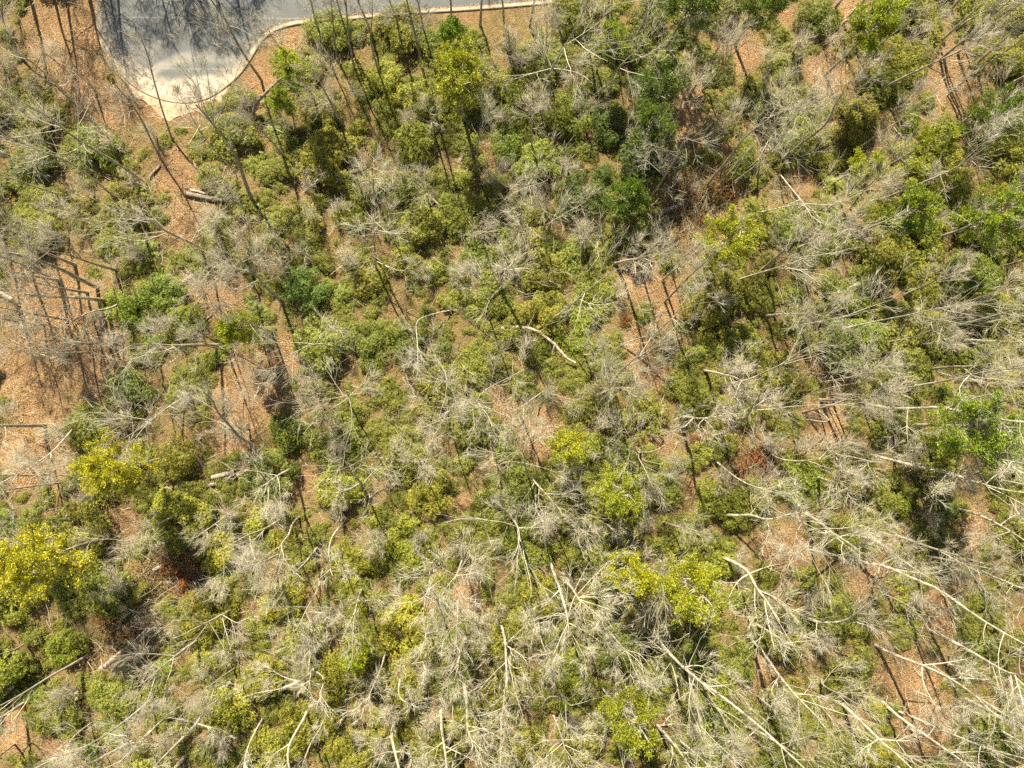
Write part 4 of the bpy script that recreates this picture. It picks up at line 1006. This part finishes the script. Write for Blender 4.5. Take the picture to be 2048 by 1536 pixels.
# shrubs: dart throwing in the plan
def tint_at(u, v):
    """regional leaf tint of the shrub growing here, as the photograph shows it"""
    g = np.array([1.0, 1.0, 1.0])
    blobs = [(760, 1090, 130, (1.25, 1.25, .75)), (1045, 1180, 70, (1.35, 1.3, .7)), (500, 1100, 90, (1.35, 1.25, .8)), (600, 880, 70, (.62, .85, .8)), (590, 570, 60, (.5, .75, .75)),
             (1265, 340, 110, (.30, .50, .62)), (1320, 130, 90, (.28, .45, .6)), (1290, 240, 70, (.3, .48, .6)), (860, 560, 90, (1.15, 1.25, .8)), (330, 700, 110, (.85, 1.05, .75)), (760, 240, 70, (1.4, 1.25, .8)),
             (850, 340, 60, (.7, .95, .8)), (1000, 330, 120, (.85, 1.0, .85)), (1650, 580, 110, (.75, .85, .7)), (1880, 230, 90, (.9, .98, .6)), (110, 1380, 130, (.8, .95, .6)),
             (1180, 640, 70, (1.1, 1.25, .8)), (340, 1060, 70, (1.3, 1.25, .7)), (600, 1300, 160, (1.25, 1.2, .75)), (250, 260, 120, (.85, .95, 1.1)), (1800, 900, 120, (.9, 1.0, .8)),
             (1500, 1100, 90, (1.1, 1.1, .8)), (1700, 400, 100, (1.1, 1.15, .7)), (420, 280, 90, (1.1, 1.1, 1.0)), (1400, 700, 90, (1.1, 1.1, .8)), (1950, 450, 100, (.9, 1.05, .6)), (1900, 1500, 120, (1.15, 1.15, .8))]
    w = 0.25; s = g * .25 * np.array([1.0, 1.0, .95])
    for a, b_, r, c_ in blobs:
        k = math.exp(-((u - a) ** 2 + (v - b_) ** 2) / (r * r)); s = s + np.array(c_) * k; w += k
    return s / w
pts = []
tries = 0
while tries < 26000:
    tries += 1
    x, y = U(-66, 68), U(-48, 50)
    u, v = px((x, y, float(gz(x, y))))
    if u < -110 or u > 2160 or v < -140 or v > 1650: continue
    if in_road(x, y, 2.2 if x < -20 else 1.2): continue
    s = U(.72, 1.2)
    if float(open_near(u, v, 40 * s)) > .05: continue
    if any((x - a) ** 2 + (y - c_) ** 2 < (2.02 * (s + d)) ** 2 for a, c_, d, _, _ in pts): continue
    pts.append((x, y, s, u, v))
ins = [p for p in pts if 0 <= p[3] <= 2048 and 0 <= p[4] <= 1536]
print("shrubs", len(pts), "in view", len(ins))
# the ones in view first; a mild cap keeps the kind countable
pts.sort(key=lambda p: not (0 <= p[3] <= 2048 and 0 <= p[4] <= 1536))
n_in = sum(0 <= p[3] <= 2048 and 0 <= p[4] <= 1536 for p in pts); pts = pts[:min(n_in, 298)] + pts[n_in:n_in + 60]
TN = []
for (x, y, s, u, v) in pts:
    ti = tint_at(u, v) * U(.80, 1.22) * np.array([U(.88, 1.14), 1.0, U(.8, 1.15)])
    ti[0] = min(ti[0], ti[1] * 1.07)
    lum = ti[1]; ratio = ti[0] / ti[1]
    tone = "deep green" if lum < .82 else ("bright yellow-green" if ratio > 1.04 and lum > 1.0 else ("yellowish olive" if ratio > 1.0 else ("fresh green" if lum > 1.05 else "dull olive-green")))
    size = "large" if s > 1.06 else ("small" if s < .9 else "medium-sized")
    small = s < .86
    lb = f"{size} {tone} laurel shrub {near(u, v)}"
    k = int(U(0, len(SMALLS))) if small else int(U(0, len(SHRUBS)))
    z = float(gz(x, y))
    place("laurel_shrub", SMALLS[k] if small else SHRUBS[k], (x, y, z), lb, "shrub", "laurel shrubs of the understory", U(0, 6.28),
          (s * (1.3 if small else 1), s * (1.3 if small else 1), s * U(.85, 1.25)), (U(-.08, .08), U(-.08, .08)), [tuple(ti), (.8, .78, .7)])

# rust-coloured dead shrubs
for u, v, s in [(1425, 385, 1.1), (1390, 395, .9), (1460, 392, .9), (1510, 915, 1.2), (1480, 935, .9), (1535, 925, .8), (340, 1130, 1.0), (375, 1165, 1.1), (410, 1120, .9), (250, 1250, 1.0), (275, 1262, .8), (215, 1235, .9),
                (1275, 355, .8), (1245, 640, .6), (360, 1190, .8), (465, 1125, .7), (1550, 945, .7), (1400, 880, .7), (60, 1410, .7), (1130, 525, .7), (730, 1440, .7)]:
    p = G(u, v)
    k = int(U(0, 3))
    place("dead_shrub", RUSTS[k], tuple(p), "rust-brown dead-leaved shrub " + near(u, v), "shrub", "rust-brown dead shrubs", U(0, 6.28), s, (0, 0), [(U(.8, 1.3), U(.75, 1.0), .9), (.8, .75, .7)])

def brush_pile(u, v, r, n, label):
    p0 = G(u, v); a_ = Acc(); l_ = Acc()
    a = U(0, 6.28, n); q = np.sqrt(U(0, 1, n)) * r
    Q = np.empty((n, 5, 3)); Q[:, 0] = np.stack([np.cos(a) * q, np.sin(a) * q, U(.05, .9, n)], 1)
    b_ = U(0, 6.28, n) * .35 + .6; d = np.stack([np.cos(b_), np.sin(b_), U(-.15, .35, n)], 1) * rng.choice([-1, 1], (n, 1)); L = U(.8, 3.2, n)
    for i_ in range(1, 5):
        Q[:, i_] = Q[:, i_ - 1] + d * (L / 4)[:, None]; d = unit(d + rng.normal(size=(n, 3)) * .15)
    g_ = gz(Q[..., 0] + p0[0], Q[..., 1] + p0[1]) - p0[2]
    Q[..., 2] = np.maximum(Q[..., 2] + g_ * .6, g_ + .04)
    tubes(a_, Q, U(.012, .045, (n, 1)) * np.linspace(1, .35, 5), 4)
    Q2, r2 = grow(Q, np.full((n, 5), .02), 3, .2, (.25, .5), (25, 60), .03, 3, .2, .6); tubes(a_, Q2, np.maximum(r2, .010), 3)
    m_ = 900; e = U(0, 6.28, m_); w_ = np.sqrt(U(0, 1, m_)) * r * 1.1
    c_ = np.stack([np.cos(e) * w_, np.sin(e) * w_, U(.05, .8, m_)], 1); c_[:, 2] += gz(c_[:, 0] + p0[0], c_[:, 1] + p0[1]) - p0[2]
    leaf_quads(l_, c_, unit(rng.normal(size=(m_, 3)) * [1, 1, .4]), unit(rng.normal(size=(m_, 3)) * .5 + [0, 0, 1]), .17, .09)
    root = thing("brush_pile", tuple(p0), label, "brush pile", "heaps of dead brush")
    tag(ob("branches", a_.mesh("branches", MAT['twig']), root), kind="stuff").color = (.72, .64, .55, 1)
    tag(ob("dead_leaves", l_.mesh("dead_leaves", MAT['rust']), root), kind="stuff").color = (.9, .85, .8, 1)
brush_pile(1415, 385, 3.2, 110, "heap of dead brown brush above the gully log")
brush_pile(1370, 410, 2.4, 70, "brown brush heap between the gully log and the larger heap")
brush_pile(1500, 925, 2.8, 80, "rust-brown brush heap under the pale arched tree")
brush_pile(1650, 738, 1.8, 60, "dark brown root hollow full of broken sticks")
brush_pile(350, 1150, 3.4, 110, "large rust-brown brush heap in the rusty gully")
brush_pile(410, 1135, 2.4, 70, "reddish brush heap at the upper end of the rusty gully")
brush_pile(255, 1250, 2.4, 60, "orange-brown brush heap above the lower gully logs")
brush_pile(200, 1325, 2.2, 50, "dark brush heap beside the lower gully logs")
brush_pile(1390, 475, 2.2, 60, "twiggy brush heap between the gully log and the gully pine")

# bare trees between the traced ones
cand = []
tries = 0
hb = list(HERO_BASES)
while tries < 9000 and len(cand) < 84:
    tries += 1
    x, y = U(-58, 60), U(-43, 43)
    u, v = px((x, y, float(gz(x, y))))
    if u < -20 or u > 2060 or v < -20 or v > 1560: continue
    if in_road(x, y, 1.0): continue
    if float(open_near(u, v, 10)) > .1 and U() < .9: continue
    if any((x - a) ** 2 + (y - c_) ** 2 < 3.0 ** 2 for a, c_ in hb): continue
    hb.append((x, y)); cand.append((x, y, u, v))
print("filler trees", len(cand), "traced", len(HERO_BASES))
for (x, y, u, v) in cand:
    k = int(U(0, len(BARES)))
    sc = U(.55, 1.0)
    tn = U(.82, 1.12)
    size = "tall" if sc > .78 else "short"
    col = "pale" if tn > .98 else "grey"
    lb = f"{size} {col} bare tree {near(u, v)}"
    place("bare_tree", BARES[k], (x, y, float(gz(x, y))), lb, "tree", "bare winter trees", U(0, 6.28), (sc, sc, sc * U(.9, 1.1)), (U(-.06, .06), U(-.06, .06)),
          [(tn, tn * .98, tn * .95), (tn, tn * .97, tn * .92)])

for (u, v, sc) in [(20, 520, 1.0), (62, 538, 1.05), (105, 500, 1.0), (118, 560, .95), (150, 530, 1.0), (175, 585, .95), (208, 600, .9), (232, 540, 1.0), (135, 640, .8), (225, 690, .8), (35, 610, .9), (440, 690, .9), (455, 700, .8), (545, 665, .8),
                   (640, 75, .9), (690, 60, .8), (745, 72, .85), (800, 55, .9), (850, 78, .8), (905, 62, .85), (960, 50, .9), (1010, 70, .9), (1060, 52, .85), (1110, 40, .9), (1165, 60, .85), (1215, 35, .9), (1880, 120, .9), (1915, 105, .9), (1950, 130, .9),
                   (1380, 190, .8), (1405, 180, .8), (1280, 540, .8), (1325, 560, .8), (1640, 800, .8), (1662, 790, .8), (60, -15, 1.1), (95, -40, 1.1), (130, -20, 1.1), (165, -60, 1.1), (1040, 830, .8), (1072, 985, .8)]:
    p = G(u, v); k = int(U(0, len(BARES))); tn = U(.8, 1.0)
    place("bare_tree", BARES[k], tuple(p), f"slim straight bare tree {near(u, v)}", "tree", "bare winter trees", U(0, 6.28), (sc, sc, sc * U(.95, 1.1)), (U(-.04, .04), U(-.04, .04)), [(tn, tn * .98, tn * .95), (tn, tn * .97, tn * .92)])

# understory saplings, leafless
cand = []; tries = 0; hb = []
while tries < 9000 and len(cand) < 200:
    tries += 1
    x, y = U(-58, 60), U(-43, 43)
    u, v = px((x, y, float(gz(x, y))))
    if u < -20 or u > 2060 or v < -20 or v > 1560: continue
    if in_road(x, y, .6): continue
    if float(open_near(u, v, 10)) > .1 and U() < .9: continue
    if any((x - a) ** 2 + (y - c_) ** 2 < 2.1 ** 2 for a, c_ in hb): continue
    hb.append((x, y)); cand.append((x, y, u, v))
for (x, y, u, v) in cand:
    k = int(U(0, len(SAPS)))
    tn = U(.85, 1.2); sc = U(.7, 1.25)
    size = "taller" if sc > 1.0 else "low"
    lb = f"{size} leafless sapling {near(u, v)}"
    place("bare_sapling", SAPS[k], (x, y, float(gz(x, y))), lb, "sapling", "leafless saplings", U(0, 6.28), sc, (U(-.15, .15), U(-.15, .15)),
          [(tn, tn * .97, tn * .93), (tn, tn * .96, tn * .9)])

# trees beyond the frame: they shade the road and would show from a step aside
for k_ in range(60):
    if k_ < 26: x, y = (-48 + k_ * 1.3 + U(-1, 1), U(50, 59)) if k_ < 20 else (U(-10, 45), U(58, 66))
    else:
        a = U(0, 6.28); x, y = math.cos(a) * U(62, 76), math.sin(a) * U(50, 62)
    if in_road(x, y, .8): continue
    k = int(U(0, len(BARES))); sc = U(1.0, 1.3) if k_ < 26 else U(.7, 1.0)
    place("bare_tree", BARES[k], (x, y, float(gz(x, y))), "bare tree standing outside the edge of the photo", "tree", "bare trees beyond the frame", U(0, 6.28), sc, (0, 0), [(1, .98, .95), (1, .97, .92)])

# ------------------------------------------------------------------ stuff: undergrowth, fallen leaves, sticks
rng = np.random.default_rng(99); U = rng.uniform
def scatter(n, lo, hi, keepf):
    x = U(-62, 64, n); y = U(-47, 47, n)
    z = gz(x, y)
    p = np.stack([x, y, z], 1)
    u, v = px(p)
    bb = bare(u, v)
    k = (~in_road(x, y, .9)) & keepf(bb) & (u > -150) & (u < 2200) & (v > -150) & (v < 1690)
    return p[k], bb[k]
# a thicket of lower laurels filling the gaps between the shrubs that stand out
p, bb = scatter(6400, 0, 0, lambda b_: (b_ < .2))
_u, _v = px(p); p = p[open_near(_u, _v, 17) < .15]
src = [o for o in bpy.data.objects if o.name.startswith("foliage") and o.parent and o.parent.name.startswith("laurel_shrub")]
step = max(1, len(src) // 8)
src = src[::step][:8]
ng_cache = {}
for si, so_ in enumerate(src):
    q = p[si::len(src)]
    me = bpy.data.meshes.new("thicket")
    me.from_pydata([tuple(v_ - np.array([0, 0, .25])) for v_ in q], [], [])
    at = me.attributes.new("size", 'FLOAT', 'POINT'); at.data.foreach_set("value", (.26 + .42 * U(0, 1, len(q)) ** 1.6).astype(np.float32))
    at = me.attributes.new("turn", 'FLOAT_VECTOR', 'POINT')
    at.data.foreach_set("vector", np.stack([U(-.15, .15, len(q)), U(-.15, .15, len(q)), U(0, 6.28, len(q))], 1).astype(np.float32).ravel())
    o = ob("laurel_thicket", me)
    ng = bpy.data.node_groups.new("thicket", 'GeometryNodeTree')
    ng.interface.new_socket("Geometry", in_out='INPUT', socket_type='NodeSocketGeometry')
    ng.interface.new_socket("Geometry", in_out='OUTPUT', socket_type='NodeSocketGeometry')
    gi = ng.nodes.new("NodeGroupInput"); go = ng.nodes.new("NodeGroupOutput")
    inst = ng.nodes.new("GeometryNodeInstanceOnPoints"); oi = ng.nodes.new("GeometryNodeObjectInfo")
    oi.inputs["Object"].default_value = so_; oi.inputs["As Instance"].default_value = True
    a1 = ng.nodes.new("GeometryNodeInputNamedAttribute"); a1.data_type = 'FLOAT'; a1.inputs[0].default_value = "size"
    a2 = ng.nodes.new("GeometryNodeInputNamedAttribute"); a2.data_type = 'FLOAT_VECTOR'; a2.inputs[0].default_value = "turn"
    er = ng.nodes.new("FunctionNodeEulerToRotation")
    ng.links.new(gi.outputs[0], inst.inputs["Points"]); ng.links.new(oi.outputs["Geometry"], inst.inputs["Instance"])
    ng.links.new(a1.outputs[0], inst.inputs["Scale"]); ng.links.new(a2.outputs[0], er.inputs[0]); ng.links.new(er.outputs[0], inst.inputs["Rotation"])
    ng.links.new(inst.outputs[0], go.inputs[0])
    md = o.modifiers.new("thicket", 'NODES'); md.node_group = ng
    tag(o, "dense olive thicket of low laurels filling the gaps between shrubs", None, None, "stuff")
# undergrowth in clusters
p, bb = scatter(13000, 0, 0, lambda b_: (b_ < .15))
acc = Acc()
k = 11
n = len(p)
off = rng.normal(size=(n, k, 3)) * np.array([.38, .38, .18]) + np.array([0, 0, .35])
C0 = (p[:, None] + off).reshape(-1, 3); C0[:, 2] = np.maximum(C0[:, 2], gz(C0[:, 0], C0[:, 1]) + .04)
D = unit(rng.normal(size=(len(C0), 3)) * [1, 1, .4]); Nn = unit(rng.normal(size=(len(C0), 3)) * .45 + [0, 0, 1])
L = U(.12, .22, len(C0)); leaf_quads(acc, C0, D, Nn, L, L * .5)
tag(ob("undergrowth", acc.mesh("undergrowth", MAT['under'])), "low olive and brown ground cover between the shrubs", None, None, "stuff")
# fallen leaves on the open litter
p, bb = scatter(260000, 0, 0, lambda b_: (b_ > -.7) & (U(0, 1, len(b_)) < np.clip(.35 + b_, .1, 1)))
p = p[:75000]
acc = Acc(); n = len(p)
Nn = unit(rng.normal(size=(n, 3)) * .4 + [0, 0, 1]); D = unit(np.cross(Nn, rng.normal(size=(n, 3))))
L = U(.08, .16, n); leaf_quads(acc, p + [0, 0, .04] + rng.normal(size=(n, 3)) * [0, 0, .015], D, Nn, L, L * .62)
tag(ob("fallen_leaves", acc.mesh("fallen_leaves", MAT['litter_leaf'])), "loose tan and orange leaves lying over the forest floor", None, None, "stuff")
q = E3[rng.integers(0, len(E3), 2600)] + rng.normal(size=(2600, 3)) * [.1, .1, 0]
dv = cR - q; dv[:, 2] = 0; q = q + unit(dv) * np.abs(rng.normal(size=(2600, 1))) * .8 * np.array([1, 1, 0]); q[:, 2] = TILT * q[:, 1] + .05
Nn = unit(rng.normal(size=(2600, 3)) * .3 + [0, 0, 1]); D = unit(np.cross(Nn, rng.normal(size=(2600, 3))))
acc = Acc(); leaf_quads(acc, q, D, Nn, .13, .08)
tag(ob("blown_leaves", acc.mesh("blown_leaves", MAT['litter_leaf'])), "dry leaves blown along the kerb onto the asphalt", None, None, "stuff")
# sticks and dead twigs
p, bb = scatter(9000, 0, 0, lambda b_: U(0, 1, len(b_)) < .75)
n = len(p); a = U(0, math.pi * 2, n); L = U(.5, 2.6, n)
Q = np.empty((n, 4, 3)); Q[:, 0] = p + np.stack([0 * a, 0 * a, U(.05, .5, n)], 1)
d = np.stack([np.cos(a), np.sin(a), U(-.1, .25, n)], 1)
for i in range(1, 4):
    Q[:, i] = Q[:, i - 1] + d * (L / 3)[:, None]; d = unit(d + rng.normal(size=(n, 3)) * .22)
    Q[:, i, 2] = np.maximum(Q[:, i, 2], gz(Q[:, i, 0], Q[:, i, 1]) + .04)
acc = Acc(); tubes(acc, Q, U(.010, .032, (n, 1)) * np.array([1, .85, .65, .35]), 3)
tag(ob("fallen_sticks", acc.mesh("fallen_sticks", MAT['twig'])), "dead sticks and twigs littering the forest floor", None, None, "stuff")
# where two things ended with the same words, tell them apart by how they stand to each other
from collections import defaultdict
dd = defaultdict(list)
for o in bpy.data.objects:
    if o.parent is None and "category" in o and "label" in o and "outside the edge" not in o["label"]:
        dd[o["label"]].append(o)
for lb, os_ in dd.items():
    if len(os_) < 2: continue
    P_ = [px(np.array(o.location)) for o in os_]
    us = [float(p_[0]) for p_ in P_]; vs_ = [float(p_[1]) for p_ in P_]
    hor = (max(us) - min(us)) > (max(vs_) - min(vs_))
    order = sorted(range(len(os_)), key=lambda k: us[k] if hor else vs_[k])
    nm = (["leftmost", "rightmost"] if hor else ["upper", "lower"]) if len(os_) == 2 else None
    if nm is None:
        ends = ("leftmost", "rightmost") if hor else ("uppermost", "lowest")
        mids = {3: ["middle"], 4: ["second", "third"], 5: ["second", "third", "fourth"], 6: ["second", "third", "fourth", "fifth"]}.get(len(os_), ["inner"] * (len(os_) - 2))
        nm = [ends[0]] + mids + [ends[1]]
    for w_, k in zip(nm, order):
        os_[k]["label"] = w_ + " " + lb
print("triangles", sum(len(m_.loops) - 2 * len(m_.polygons) for m_ in bpy.data.meshes), "objects", len(bpy.data.objects))
